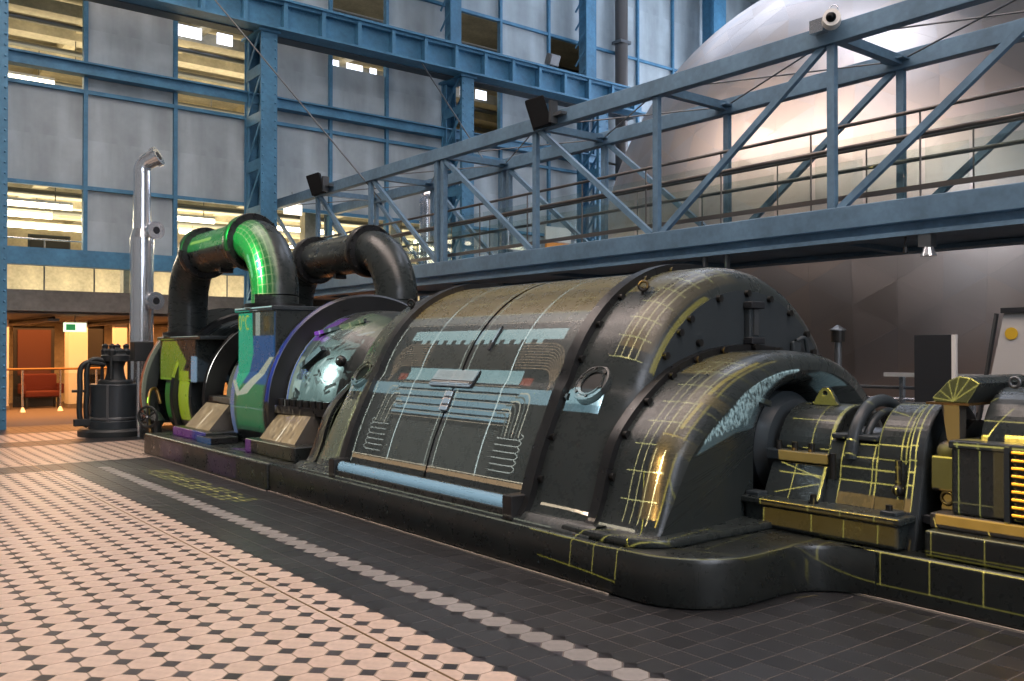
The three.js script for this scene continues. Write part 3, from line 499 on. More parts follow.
// ---------------------------------------------------------------- generator
const XC = -6.97;
{
  const N = 60;
  const resample = (pts) => { const L = [0]; for (let i = 1; i < pts.length; i++) L.push(L[i - 1] + Math.hypot(pts[i][0] - pts[i - 1][0], pts[i][1] - pts[i - 1][1])); const out = []; for (let k = 0, i = 0; k <= N; k++) { const s = L[L.length - 1] * k / N; while (i < pts.length - 2 && L[i + 1] < s) i++; const t = (s - L[i]) / (L[i + 1] - L[i]); out.push([pts[i][0] + (pts[i + 1][0] - pts[i][0]) * t, pts[i][1] + (pts[i + 1][1] - pts[i][1]) * t]); } return out; };
  const spl = (pts) => { const c = new THREE.SplineCurve(pts.map(([a, b]) => new THREE.Vector2(a, b))); return c.getPoints(120).map((p) => [p.x, p.y]); };
  const circTop = (R, a1) => arc(0, AY, R, Math.PI / 2, a1, 24);
  const half = (off) => resample([...circTop(1.55 - off, 0.36), ...spl([[1.53 - off * 0.97, 1.3], [1.587 - off, 1.17], [1.665 - off, 1.01], [1.742 - off, 0.84], [1.80 - off, 0.68], [1.87 - off, 0.47], [1.95 - off, 0.36]])]);
  const main = half(0.06), ring = half(0), bellO = resample(spl([[0, 1.69], [0.4, 1.665], [0.75, 1.59], [1.05, 1.47], [1.3, 1.3], [1.5, 1.12], [1.63, 0.95], [1.71, 0.75], [1.77, 0.55], [1.83, 0.42], [1.9, 0.35]]));
  const bell = bellO.map(([z, y]) => { const l = Math.hypot(z, y - 0.4); return [z * (l - 0.05) / l, Math.max(0.34, 0.4 + (y - 0.4) * (l - 0.05) / l)]; });
  const full = (h, x, kb = 1) => [...h.slice().reverse().map(([z, y]) => V(x, y, AZ + z)), ...h.slice(1).map(([z, y]) => V(x, y, AZ - z * kb))], KB = 0.8;   // front base -> top -> back base
  const shrink = (h, k, lowK) => h.map(([z, y]) => { const t = Math.max(0, Math.min(1, (y - 0.5) / 0.8)), s = lowK + (k - lowK) * t; return [z * s, y > AY ? AY + (y - AY) * s : y]; });
  const o = thing('generator', 'big black dome-topped generator lit with projected circuit patterns', 'generator', [XC, PH, AZ]);
  const sweep = (name, h, x0, x1, m, n = 2) => part(o, name, loft(Array.from({ length: n }, (_, i) => full(h, x0 + (x1 - x0) * i / (n - 1)))), m);
  const xR = -5.45, xL = 2 * XC - xR;
  sweep('main_casing', main, xL, -6.99, mat.black); sweep('main_casing', main, -6.95, xR, mat.black); sweep('seam_strip', half(0.075), -7.0, -6.94, mat.darkGrey);
  const slab = (name, h, hi, x0, x1, m) => part(o, name, merge([loft([full(h, x0), full(h, x1)]), loft([full(hi, x0), full(h, x0)]), loft([full(h, x1), full(hi, x1)])]), m);
  slab('flange_ring', ring, half(0.12), xR - 0.06, xR + 0.06, mat.flange); slab('flange_ring', ring, half(0.12), xL - 0.06, xL + 0.06, mat.flange);
  const fil = [[0, 1, 1], [0.38, 1, 1], [0.46, 0.994, 0.999], [0.53, 0.978, 0.995], [0.59, 0.953, 0.99], [0.64, 0.92, 0.985], [0.67, 0.885, 0.98], [0.685, 0.855, 0.975]];
  const ecRows = (s) => fil.map(([d, k, l]) => full(shrink(main, k, l), s > 0 ? xR + d : xL - d));
  const fillCap = (pts, x, hole) => { const sh = pts.map((p) => [p.z, p.y]); return extrudeZY(sh, x - 0.004, x + 0.004, 0, hole ? [hole] : []); };
  for (const s of [1, -1]) { const R = ecRows(s); part(o, 'end_casing', loft(R, false, 0.9), mat.black); part(o, 'end_face', fillCap(R[R.length - 1], s > 0 ? xR + 0.685 : xL - 0.685), mat.black2); }
  // end bells
  let bellFace;
  const hole = [...arc(AZ, AY, 0.5, 0, Math.PI, 24), [AZ - 0.5, 0.345], [AZ + 0.5, 0.345]];
  const bf = [[0, 1, 1], [0.38, 1, 1], [0.46, 0.99, 0.997], [0.53, 0.965, 0.99], [0.58, 0.925, 0.98], [0.61, 0.87, 0.965], [0.62, 0.8, 0.95]];
  for (const s of [1, -1]) {
    const xb = s > 0 ? -4.78 : -9.16, rows = bf.map(([d, k, l]) => full(shrink(bell, k, l), xb + s * d * (s > 0 ? 1 : 0.6), KB));
    part(o, 'end_bell', loft(rows, false, 0.9), mat.black);
    const last = rows[rows.length - 1], xf = last[0].x, inner = last.map((p, i) => { const a = i / (last.length - 1), ho = [...[[AZ + 0.5, 0.345]], ...arc(AZ, AY, 0.5, 0, Math.PI, last.length - 3), [AZ - 0.5, 0.345]][i]; return V(xf - s * 0.16, ho[1], ho[0]); });
    if (s > 0) bellFace = [last, inner];
    const mid = last.map((p, i) => p.clone().lerp(inner[i], 0.5).add(V(s * 0.05, 0, 0)));
    part(o, 'bell_face', loft([last, mid, inner, inner.map((p) => V(p.x - s * 0.3, p.y, p.z))], false, 0.9), mat.black);
    const ph = bellO, flang = [full(ph, xb, KB), full(ph, xb + s * 0.09, KB)]; part(o, 'bell_flange', merge([loft(flang), loft([full(ph, xb + s * 0.09, KB), full(bell, xb + s * 0.09, KB)])]), mat.flange);
    for (const a of [0.75, Math.PI - 0.75]) part(o, 'bell_rib', bar(V(xf - s * 0.1, AY + 0.52 * Math.sin(a), AZ + 0.52 * Math.cos(a)), V(xf - s * 0.03, AY + 0.7 * Math.sin(a), AZ + (Math.cos(a) > 0 ? 1.2 : 0.9) * Math.cos(a)), 0.05, 0.05, V(1, 0, 0), 0.01), mat.black);
    part(o, 'shaft_seal', alongX(lathe([[0.16, -0.5 * s], [0.44, -0.5 * s], [0.44, -0.1 * s], [0.38, -0.02 * s], [0.3, 0], [0.16, 0.02 * s]])), mat.black2, [xf - s * 0.1, AY, AZ]);
  }
  // bolts
  const boltG = new THREE.CylinderGeometry(0.028, 0.032, 0.05, 6), boltX = boltG.clone().rotateZ(Math.PI / 2);
  for (const a of [-0.95, -0.62, -0.3, 0, 0.25, 0.5, 0.75, 0.98]) part(o, 'bolt', boltX, mat.bolt, [xR + 0.7, AY + 1.25 * Math.cos(a), AZ - 1.25 * Math.sin(a)]);
  for (const j of [6, 13, 20, 27, 34, 41, 48, 55, 66, 74]) { const q = full(ring, xR + 0.07)[j]; part(o, 'bolt', boltX, mat.bolt, [xR + 0.08, q.y + (AY - q.y) * 0.035, q.z + (AZ - q.z) * 0.035]); }
  for (const j of [10, 18, 26, 34, 42, 50, 60, 70, 80, 90, 100]) { const q = full(bellO, -4.66, KB)[j]; part(o, 'bolt', boltX, mat.bolt, [-4.67, q.y + (AY - q.y) * 0.03, q.z + (AZ - q.z) * 0.03]); }
  for (const [y, z] of [[1.78, AZ + 0.85], [1.2 + 0.5, AZ + 0.62], [1.62, AZ - 0.95]]) part(o, 'bolt', boltX, mat.bolt, [xR + 0.7, y, z]);
  // portholes
  const S = (h, y) => { for (let i = 1; i < h.length; i++) if (h[i][1] <= y) { const [z0, y0] = h[i - 1], [z1, y1] = h[i], t = (y0 - y) / (y0 - y1); return { z: AZ + z0 + (z1 - z0) * t, n: V(0, z1 - z0, y0 - y1).normalize() }; } return { z: AZ + h[0][0], n: V(0, 1, 0) }; };
  for (const s of [1, -1]) {
    const y = 1.37, q = S(main, y), x = s > 0 ? -5.14 : 2 * XC + 5.14, qt = new THREE.Quaternion().setFromUnitVectors(V(0, 1, 0), q.n), put = (n, g, m, d) => { const w = part(o, n, g, m, [x, y + q.n.y * d, q.z + q.n.z * d]); w.quaternion.copy(qt); return w; };
    const cl = put('porthole_collar', lathe([[0.1, -0.03], [0.103, 0.008], [0.125, 0.014], [0.128, 0.004], [0.15, 0.006], [0.153, 0.012], [0.17, 0.01], [0.175, -0.005], [0.18, -0.05]]), mat.black, 0.024), sub = (n, g, m, p) => { const w = new THREE.Mesh(g, m); w.name = n; w.position.set(...p); w.castShadow = true; cl.add(w); };
    sub('porthole_glass', new THREE.CylinderGeometry(0.113, 0.113, 0.03, 28), mat.glassDark, [0, -0.018, 0]);
    for (let k = 0; k < 6; k++) { const a = k * Math.PI / 3 + 0.3; sub('bolt', new THREE.CylinderGeometry(0.014, 0.014, 0.02, 6), mat.bolt, [0.139 * Math.cos(a), 0.01, 0.139 * Math.sin(a)]); }
  }
  // eyebolts on the end casings
  for (const x of [-5.14, 2 * XC + 5.2]) { const y = 2.12, q = S(main, y); const e = part(o, 'eyebolt', new THREE.TorusGeometry(0.038, 0.013, 10, 22), mat.bolt, [x, y + 0.05, q.z + 0.04], [0, 0.6, 0]); part(e, 'eyebolt_shank', new THREE.CylinderGeometry(0.022, 0.026, 0.08, 10), mat.bolt, [x, y + 0.0, q.z + 0.01]); }
  // nameplate
  { const y = 1.36, q = S(main, y), nm = part(o, 'nameplate', box(0.7, 0.03, 0.19, 0.012), mat.plate, [-7.02, y + q.n.y * 0.02, q.z + q.n.z * 0.02]); nm.quaternion.setFromUnitVectors(V(0, 1, 0), q.n);
    const add = (g, m, p, n) => { const w = new THREE.Mesh(g, m); w.name = n; w.position.set(...p); nm.add(w); };
    add(box(0.64, 0.012, 0.03), mat.steelDark, [0, 0.02, 0.065], 'nameplate_rim'); add(box(0.02, 0.02, 0.19), mat.darkGrey, [0.34, 0.005, 0], 'nameplate_edge');
    const g2 = document.createElement('canvas'); g2.width = 512; g2.height = 128; const k = g2.getContext('2d'); k.fillStyle = '#7d7672'; k.fillRect(0, 0, 512, 128); let s = 3; for (let i = 0; i < 260; i++) { s = (s * 7919 + 13) % 10007; const X = 40 + (s % 430); s = (s * 7919 + 13) % 10007; const Y = 24 + (s % 76); k.fillStyle = i % 3 ? '#3f3b39' : '#a8a29e'; k.fillRect(X, Y, 5 + i % 6, 3 + i % 8); }
    const t = new THREE.CanvasTexture(g2); t.colorSpace = THREE.SRGBColorSpace; const pl = new THREE.PlaneGeometry(0.58, 0.09); pl.rotateX(-Math.PI / 2); add(pl, M(0x6a6a6a, 0.5, { map: t }), [0, 0.0165, -0.03], 'worn_lettering');
    const y2 = 1.16, q2 = S(main, y2), br = part(o, 'nameplate_bracket', box(0.13, 0.03, 0.2, 0.01), mat.plate, [-6.99, y2 + q2.n.y * 0.015, q2.z + q2.n.z * 0.015]); br.quaternion.setFromUnitVectors(V(0, 1, 0), q2.n); }
  { const q = S(main, 1.75); part(o, 'lifting_bar', bar(V(-6.66, 1.64, S(main, 1.64).z + 0.03), V(-6.66, 1.86, S(main, 1.86).z + 0.03), 0.025, 0.02), mat.darkGrey); }
  // drip tray bar along the foot
  part(o, 'foot_bar', rod(V(xL + 0.08, 0.44, AZ + 1.9), V(xR - 0.12, 0.44, AZ + 1.9), 0.06, 18), mat.black); part(o, 'foot_ledge', bx(xL + 0.06, xR - 0.06, PH, 0.41, AZ + 1.75, AZ + 1.97, 0.015), mat.black);
  for (const x of [xL + 0.03, xR - 0.06]) part(o, 'foot_block', bx(x - 0.06, x + 0.06, PH, 0.52, AZ + 1.8, AZ + 1.99, 0.015), mat.flange);
  part(o, 'foot_skirt', loft([full([[0, 0.4], [1.9, 0.4], [1.97, 0.345]].concat([[1.98, PH]]), -9.4), full([[0, 0.4], [1.9, 0.4], [1.97, 0.345], [1.98, PH]], -4.6)]), mat.black);
  for (const s of [1, -1]) part(o, 'bell_foot', uvMetres(planSmooth([[-4.9, AZ + s * 0.55], [-4.9, AZ + s * 1.96], [-4.55, AZ + s * 1.97], ...arc(-4.36, AZ + s * 1.63, 0.33, s * Math.PI / 2, 0, 8), [-4.03, AZ + s * 0.55]], PH, PH + 0.06, 0.02)), mat.black);
  // sight gauge on the end face, oil pipe
  { const x = xR + 0.72; const gf = part(o, 'gauge_frame', bx(x - 0.03, x + 0.03, 1.72, 2.03, -6.38, -6.24, 0.015), mat.black2); part(gf, 'gauge_glass', bx(x + 0.02, x + 0.045, 1.77, 1.98, -6.34, -6.28), mat.steelDark); for (const y of [1.72, 2.02]) part(gf, 'gauge_clamp', bx(x - 0.02, x + 0.07, y - 0.03, y + 0.03, -6.4, -6.22, 0.01), mat.darkGrey);
    part(o, 'small_cover', bx(x - 0.03, x + 0.02, 1.5, 1.72, -7.0, -6.88, 0.02), mat.black2);
    part(o, 'oil_pipe', pipe([V(x, 1.72, -6.94), V(x + 0.03, 1.75, -7.02), V(x + 0.03, 1.6, -7.08), V(x + 0.03, 1.45, -7.2), V(x + 0.03, 1.35, -7.5), V(x + 0.05, 1.0, -7.68), V(x + 0.05, 0.6, -7.75)], 0.02, 8, 50), mat.black2); }
  // ---- projected circuit picture on the main casing and the end casings
  const G = (x, y) => V(x, y, S(main, y).z), rowY = (y, x0, x1) => [G(x0, y), G((x0 + x1) / 2, y), G(x1, y)], colX = (x, y0, y1) => Array.from({ length: 13 }, (_, i) => G(x, y0 + (y1 - y0) * i / 12));
  const quad = (x0, x1, y0, y1, c) => PG.fill([...colX(x0, y0, y1), ...colX(x1, y1, y0)], c), top = main[0][1];
  quad(xL + 0.05, xR - 0.05, 0.58, 1.9, '#2a2927');
  quad(xL + 0.05, xR - 0.05, 1.98, top - 0.005, '#84622f'); quad(xL + 0.05, xR - 0.05, 1.9, 1.97, '#7a706c'); quad(xL + 0.05, xR - 0.05, 2.2, top - 0.005, '#a07a3a');
  quad(-9.1, xL - 0.05, 1.3, 2.1, '#3d382a'); quad(-9.5, xL - 0.05, 0.45, 1.1, '#6b6552');
  for (let i = 0; i < 46; i++) { const x = xL - 0.08 - rnd() * 0.8, y = 0.45 + rnd() * 1.2; PG.line(colX(x, y, y - 0.1 - rnd() * 0.3), 0.012, ['#cfc28a', '#8d8252', '#57503a'][i % 3]); }
  PG.line(rowY(1.975, xL, xR), 0.012, '#c9b79a'); PG.line(rowY(1.89, xL + 0.1, xR - 0.1), 0.014, '#a28d80');
  quad(XC - 1.17, XC + 1.25, 1.735, 1.83, '#9fb0b4'); for (let k = 0; k < 13; k++) { const x = XC - 0.95 + k * 0.155; quad(x, x + 0.085, 1.695, 1.737, '#9fb0b4'); }
  quad(XC - 0.92, XC + 0.92, 1.33, 1.46, '#8ea3a8'); quad(XC - 1.08, XC - 0.93, 1.335, 1.4, '#8a4334'); quad(XC + 0.93, XC + 1.08, 1.335, 1.4, '#8a4334');
  quad(-8.44, -5.5, 1.19, 1.31, '#8295a0'); quad(-9.1, xL - 0.05, 1.19, 1.31, '#6f858c'); quad(-5.37, -4.98, 1.22, 1.33, '#8fa6b0'); quad(-5.37, -4.98, 1.16, 1.22, '#5f7580');
  quad(XC - 0.95, XC + 0.95, 1.02, 1.19, '#7d92a0');
  for (const y of [1.335, 1.26, 1.19, 1.12, 1.06, 1.015]) { PG.line(rowY(y, XC - 0.98, XC + 0.98), 0.02, '#0c1012'); PG.line(rowY(y - 0.014, XC - 0.98, XC + 0.98), 0.008, '#b59a86'); }
  for (const s of [-1, 1]) for (let k = 0; k < 6; k++) {                 // U-bent conductors
    const a = 0.88 + k * 0.045, y = 1.27 - (5 - k) * 0.035; PG.curve([[a - 0.1, y], [a, y], [a + 0.03, y - 0.02], [a + 0.05, y - 0.06], [a + 0.07, 0.92]].map(([q, w]) => G(XC + s * q, w)), 0.018, k % 2 ? '#c0b3a4' : '#6b6a64');
    if (!k) for (let w = 0; w < 10; w++) PG.curve([[0.72, 1.7 - w * 0.024], [1.0, 1.7 - w * 0.024], [1.2, 1.685 - w * 0.024], [1.3 - w * 0.006, 1.63 - w * 0.024], [1.36 - w * 0.006, 1.52 - w * 0.024]].map(([q, e]) => G(XC + s * (q + (s < 0 ? -0.05 : 0.03)), e + 0.012 * k * 0)), 0.009, '#b58f74');
    PG.curve([[0.86, 0.9 - k * 0.052], [1.1, 0.9 - k * 0.052], [1.17, 0.905 - k * 0.052], [1.2, 0.93 - k * 0.052], [1.16, 0.95 - k * 0.052]].map(([q, w]) => G(XC + s * (q + 0.04), w)), 0.012, '#b8b3ae');
  }
  for (let k = 0; k < 24; k++) PG.line(rowY(0.95 - k * 0.016, XC - 0.85, XC + 0.9), 0.006, '#726d68');
  for (let k = 0; k < 14; k++) PG.line(rowY(1.68 - k * 0.016, XC - 0.75, XC + 0.75), 0.005, '#5d4c40');
  for (const x of [-7.7, -6.24]) PG.line(colX(x, 0.56, top - 0.01), 0.022, '#dfe3e4'); for (const x of [-5.52, xL + 0.1]) PG.line(colX(x, 0.5, 1.9), 0.02, '#d5d0c8');
  for (const x of [-7.04, -6.9]) PG.line(colX(x, 0.56, top - 0.01), 0.013, '#cfccc4'); for (const x of [-8.1, -7.35, -6.6, -5.85]) PG.line(colX(x, 1.9, top - 0.01), 0.007, '#b79a62');
  PG.line(rowY(2.1, xL, xR), 0.008, '#d0b070');
  quad(xL + 0.1, xR - 0.1, 0.53, 0.57, '#a98262'); PG.line(rowY(0.58, xL + 0.08, xR - 0.08), 0.012, '#e3c9b2');
  PG.fill([V(xL + 0.12, 0.5, AZ + 1.92), V(xR - 0.14, 0.5, AZ + 1.92), V(xR - 0.14, 0.41, AZ + 1.96), V(xL + 0.12, 0.41, AZ + 1.96)], '#9fb8d0');
  PG.line([V(-5.3, 0.47, S(main, 0.5).z + 0.02), V(-4.8, 0.47, S(main, 0.5).z + 0.02)], 0.03, '#e0c0a6');
  { // speckled blue-white picture on the bell face
    const [A, B] = bellFace, n = A.length, at = (t, k) => { const i = Math.min(n - 2, Math.floor(t * (n - 1))), f = t * (n - 1) - i; return A[i].clone().lerp(A[i + 1], f).lerp(B[i].clone().lerp(B[i + 1], f), k); };
    const edge = [0.2, 0.24, 0.28, 0.32, 0.36, 0.4, 0.44, 0.48], poly = (t0, t1, k0, k1, c) => PB.fill([...edge.map((_, i) => at(t0 + (t1 - t0) * i / 7, k0)), ...edge.map((_, i) => at(t1 + (t0 - t1) * i / 7, k1))], c);
    poly(0.12, 0.47, 0.06, 0.95, '#3f4a51'); poly(0.16, 0.34, 0.12, 0.72, '#6d7e88'); poly(0.37, 0.46, 0.12, 0.85, '#788a95'); poly(0.56, 0.7, 0.1, 0.9, '#4a565d');
    for (let i = 0; i < 2600; i++) { const q = at(0.14 + 0.33 * rnd(), 0.08 + 0.74 * rnd()); PB.line([q, q.clone().add(V(0, 0.012, 0.004))], 0.009, i % 3 ? '#a9b8c1' : '#2b3338'); }
  }
  // gold grid on right end casing and end bell
  const EC = (x, j) => { const d = x - xR, i = Math.max(0, fil.findIndex((f, k) => k < fil.length - 1 && fil[k + 1][0] >= d)), f0 = fil[i], f1 = fil[i + 1], t = (d - f0[0]) / (f1[0] - f0[0]), h = shrink(main, f0[1] + (f1[1] - f0[1]) * t, f0[2] + (f1[2] - f0[2]) * t)[j]; return V(x, h[1], AZ + h[0]); };
  const BE = (x, j) => { const d = x + 4.78, i = Math.max(0, bf.findIndex((f, k) => k < bf.length - 1 && bf[k + 1][0] >= d)), f0 = bf[i], f1 = bf[i + 1], t = (d - f0[0]) / (f1[0] - f0[0]), h = shrink(bell, f0[1] + (f1[1] - f0[1]) * t, f0[2] + (f1[2] - f0[2]) * t)[j]; return V(x, h[1], AZ + h[0]); };
  const run = (F, x, a, b) => Array.from({ length: b - a + 1 }, (_, k) => F(x, a + k));
  PR.fill([...run(EC, -5.37, 1, 17), ...run(EC, -5.02, 1, 17).reverse()], '#8a6a30'); PR.fill([...run(EC, -5.02, 1, 30), ...run(EC, -4.79, 1, 30).reverse()], '#6e4f26');
  PR.line(run(EC, -5.36, 1, 18), 0.014, YEL);
  for (const x of [-5.03, -4.97, -4.91, -4.86]) PR.line(run(EC, x, 1, 32), 0.013, '#e3c890'); for (let j = 4; j <= 32; j += 4) PR.line([-5.08, -5, -4.9, -4.82].map((x) => EC(x, j)), 0.012, '#e2cf86'); PR.line(run(EC, -4.772, 12, 33), 0.022, '#e8c63e');
  PR.fill([...run(BE, -4.66, 8, 24), ...run(BE, -4.36, 8, 24).reverse()], '#8a6a30'); PR.fill([...run(BE, -4.36, 16, 56), ...run(BE, -4.2, 16, 56).reverse()], '#5a431f');
  for (const x of [-4.48, -4.41, -4.34, -4.27]) PR.line(run(BE, x, 16, 57), 0.012, '#e3cc8e'); for (let j = 18; j <= 56; j += 5) PR.line([-4.55, -4.45, -4.35, -4.24].map((x) => BE(x, j)), 0.011, '#e2cf86');
  PR.line(run(BE, -4.2, 10, 57), 0.014, '#caa945'); PR.line([V(-4.75, 0.46, AZ + 1.87), V(-4.35, 0.46, AZ + 1.87)], 0.035, '#d8bfa8');
}

// ---------------------------------------------------------------- breather post behind the generator
{
  const o = thing('breather_post', 'thin breather pipe with capped lantern head right of the generator', 'vent', [-4.73, 0, -7.6]);
  part(o, 'pipe', rod(V(-4.73, 0.325, -7.6), V(-4.73, 1.72, -7.6), 0.035, 14), mat.steelDark); part(o, 'sleeve', rod(V(-4.73, 0.9, -7.6), V(-4.73, 1.3, -7.6), 0.045, 14), mat.brass);
  part(o, 'lantern', new THREE.CylinderGeometry(0.062, 0.062, 0.11, 16), mat.bolt, [-4.73, 1.77, -7.6]); part(o, 'cap', lathe([[0, 0.045], [0.015, 0.04], [0.075, 0.0], [0.075, -0.01], [0, -0.01]], 20), mat.steelDark, [-4.73, 1.83, -7.6]);
}
// ---------------------------------------------------------------- bearing pedestal
{
  const o = thing('bearing_pedestal', 'dark bearing pedestal with arched caps and projected yellow grid lines', 'bearing', [-3.65, PH, AZ]);
  const archZY = (r, yb, w) => [...arc(AZ, AY, r, 0, Math.PI, 28), [AZ - w, yb], [AZ + w, yb]];
  part(o, 'base', bx(-4.28, -3.06, PH, 0.53, 2 * AZ + 5.6, -5.6, 0.03), mat.black); part(o, 'base_lip', bx(-4.32, -3.02, 0.5, 0.55, 2 * AZ + 5.56, -5.56, 0.015), mat.black);
  part(o, 'left_cap', extrudeZY(archZY(0.36, AY, 0.36), -4.2, -3.72, 0.02), mat.black); part(o, 'left_body', extrudeZY([[AZ - 0.55, 0.53], [AZ + 0.55, 0.53], [AZ + 0.42, AY - 0.06], [AZ - 0.42, AY - 0.06]], -4.2, -3.72, 0.015), mat.black);
  const sf = part(o, 'split_flange', bx(-4.23, -3.7, AY - 0.06, AY + 0.02, AZ - 0.46, AZ + 0.46, 0.012), mat.black2);
  part(o, 'right_cap', extrudeZY([...arc(AZ, AY, 0.4, 0, Math.PI, 28), [AZ - 0.5, 0.4], [AZ + 0.5, 0.4]], -3.36, -3.05, 0.02), mat.black);
  part(o, 'end_arch', extrudeZY([...arc(AZ, AY, 0.43, 0, Math.PI, 28), [AZ - 0.56, PH], [AZ + 0.56, PH]], -3.12, -3.0, 0.015, [[...arc(AZ, AY, 0.26, 0, Math.PI, 20), [AZ - 0.26, 0.36], [AZ + 0.26, 0.36]]]), mat.black2);
  part(o, 'oil_ring', new THREE.TorusGeometry(0.4, 0.045, 10, 40, Math.PI), mat.black2, [-3.55, AY, AZ], [0, Math.PI / 2, 0]); part(o, 'oil_ring', new THREE.TorusGeometry(0.32, 0.03, 10, 40, Math.PI), mat.black2, [-3.5, AY, AZ], [0, Math.PI / 2, 0]);
  part(o, 'middle_body', extrudeZY([[AZ - 0.5, 0.5], [AZ + 0.5, 0.5], [AZ + 0.43, 0.72], [AZ + 0.41, 0.86], [AZ + 0.36, 0.98], [AZ + 0.3, 1.01], [AZ - 0.3, 1.01], [AZ - 0.36, 0.98], [AZ - 0.41, 0.86], [AZ - 0.43, 0.72]], -3.74, -3.34, 0.01), mat.black);
  part(o, 'oil_trough', bx(-3.72, -3.36, 1.0, 1.04, AZ - 0.36, AZ + 0.38, 0.012), mat.black2);
  part(o, 'shaft', alongX(new THREE.CylinderGeometry(0.2, 0.2, 2.4, 32)), mat.steelDark, [-3.7, AY, AZ]);
  const lug = extrudeXY([[-0.13, 0], [-0.1, 0.03], [-0.05, 0.11], ...arc(0, 0.1, 0.045, Math.PI * 0.85, Math.PI * 0.15, 8), [0.05, 0.11], [0.1, 0.03], [0.13, 0]], -0.02, 0.02, 0.006, [arc(0, 0.095, 0.018, 0, Math.PI * 2, 12)]);
  part(o, 'lifting_lug', lug, mat.black, [-3.95, AY + 0.345, AZ + 0.08]);
  const bolt = new THREE.CylinderGeometry(0.022, 0.026, 0.07, 8);
  for (const x of [-4.14, -4.0, -3.86]) part(sf, 'bolt', bolt, mat.bolt, [x, AY + 0.05, AZ + 0.42]); for (const [x, z] of [[-3.72, -5.66], [-3.15, -5.66]]) { part(o, 'bolt', bolt, mat.bolt, [x, 0.58, z]); part(o, 'bolt_washer', new THREE.CylinderGeometry(0.035, 0.035, 0.02, 10), mat.bolt, [x, 0.555, z]); }
  part(o, 'oil_cock', rod(V(-3.66, 0.72, AZ + 0.46), V(-3.66, 0.9, AZ + 0.46), 0.025, 10), mat.bolt); part(o, 'oil_cock', rod(V(-3.16, 0.72, AZ + 0.47), V(-3.16, 0.9, AZ + 0.47), 0.022, 10), mat.bolt); part(o, 'drain_cup', new THREE.SphereGeometry(0.04, 12, 8), mat.bolt, [-3.16, 0.7, AZ + 0.48]);
  for (const [x, z] of [[-4.22, -5.68], [-3.14, -5.68]]) part(o, 'foot_clamp', bx(x - 0.06, x + 0.06, 0.53, 0.58, z - 0.06, z + 0.06, 0.012), mat.black2);
  // projected grid
  const cap = (r, x, a) => V(x, AY + r * Math.sin(a), AZ + r * Math.cos(a)), A = (x) => Array.from({ length: 10 }, (_, i) => cap(0.365, x, 0.05 + i * 0.17)), bA = (x) => [V(x, AY - 0.02, AZ + 0.43), V(x, 0.55, AZ + 0.56)];
  PR.line([...A(-4.19).reverse(), ...bA(-4.19)], 0.03, '#d9b03c'); PR.line(A(-3.9), 0.013, YEL); PR.line([...A(-3.74), ...bA(-3.74)], 0.026, YEL); PR.line(bA(-3.98), 0.013, YEL);
  for (const a of [0.12, 0.75, 1.35]) PR.line([cap(0.365, -4.2, a), cap(0.365, -3.72, a)], 0.013, YEL); PR.line([V(-4.2, 0.74, AZ + 0.48), V(-3.74, 0.74, AZ + 0.48)], 0.016, YEL); PR.line([V(-4.2, 0.84, AZ + 0.46), V(-3.76, 0.72, AZ + 0.48)], 0.014, YEL); PR.line([V(-4.2, 0.56, AZ + 0.55), V(-3.76, 0.68, AZ + 0.5)], 0.014, YEL);
  PR.fill([V(-4.22, AY - 0.05, AZ + 0.47), V(-3.7, AY - 0.05, AZ + 0.47), V(-3.7, AY + 0.04, AZ + 0.44), V(-4.22, AY + 0.04, AZ + 0.44)], '#9a7430');
  PR.fill([V(-4.3, 0.36, -5.6), V(-3.06, 0.36, -5.6), V(-3.06, 0.5, -5.6), V(-4.3, 0.5, -5.6)], '#6b5020'); PR.line([V(-4.3, 0.54, -5.57), V(-3.04, 0.54, -5.57)], 0.016, '#caa23c'); for (const x of [-4.1, -3.7, -3.45, -3.2]) PR.line([V(x, 0.36, -5.6), V(x, 0.54, -5.57), V(x, 0.55, -5.7)], 0.011, YEL);
  const Bc = (x) => [...Array.from({ length: 9 }, (_, i) => cap(0.405, x, 1.5 - i * 0.18)), V(x, 0.56, AZ + 0.48)];
  for (const x of [-3.18, -3.145, -3.1, -3.06]) PR.line(Bc(x), 0.015, YEL); PR.line(Bc(-3.35), 0.016, YEL); for (const x of [-3.38, -3.62]) PR.line([V(x, 1.0, AZ + 0.36), V(x, 0.86, AZ + 0.41), V(x, 0.56, AZ + 0.48)], 0.014, YEL);
  PR.line([cap(0.405, -3.36, 1.3), cap(0.405, -3.05, 1.3)], 0.013, YEL); PR.line([cap(0.405, -3.36, 0.62), cap(0.405, -3.05, 0.62)], 0.013, YEL); for (const a of [0.3, 0.05]) PR.line([cap(0.405, -3.62, a), cap(0.405, -3.05, a)], 0.013, YEL); for (const y of [0.82, 0.72]) PR.line([V(-3.62, y, AZ + 0.43), V(-3.06, y, AZ + 0.43)], 0.016, YEL);
  PR.fill([V(-3.62, 0.55, AZ + 0.48), V(-3.06, 0.55, AZ + 0.48), V(-3.06, 0.64, AZ + 0.46), V(-3.62, 0.64, AZ + 0.46)], '#7a5b2a'); PR.line([cap(0.405, -3.55, 1.2), cap(0.405, -3.2, 0.9)], 0.013, YEL);
  PR.fill([V(-4.05, AY + 0.35, AZ + 0.1), V(-3.85, AY + 0.35, AZ + 0.1), V(-3.9, AY + 0.48, AZ + 0.1), V(-4.0, AY + 0.48, AZ + 0.1)], '#8f8030');
}
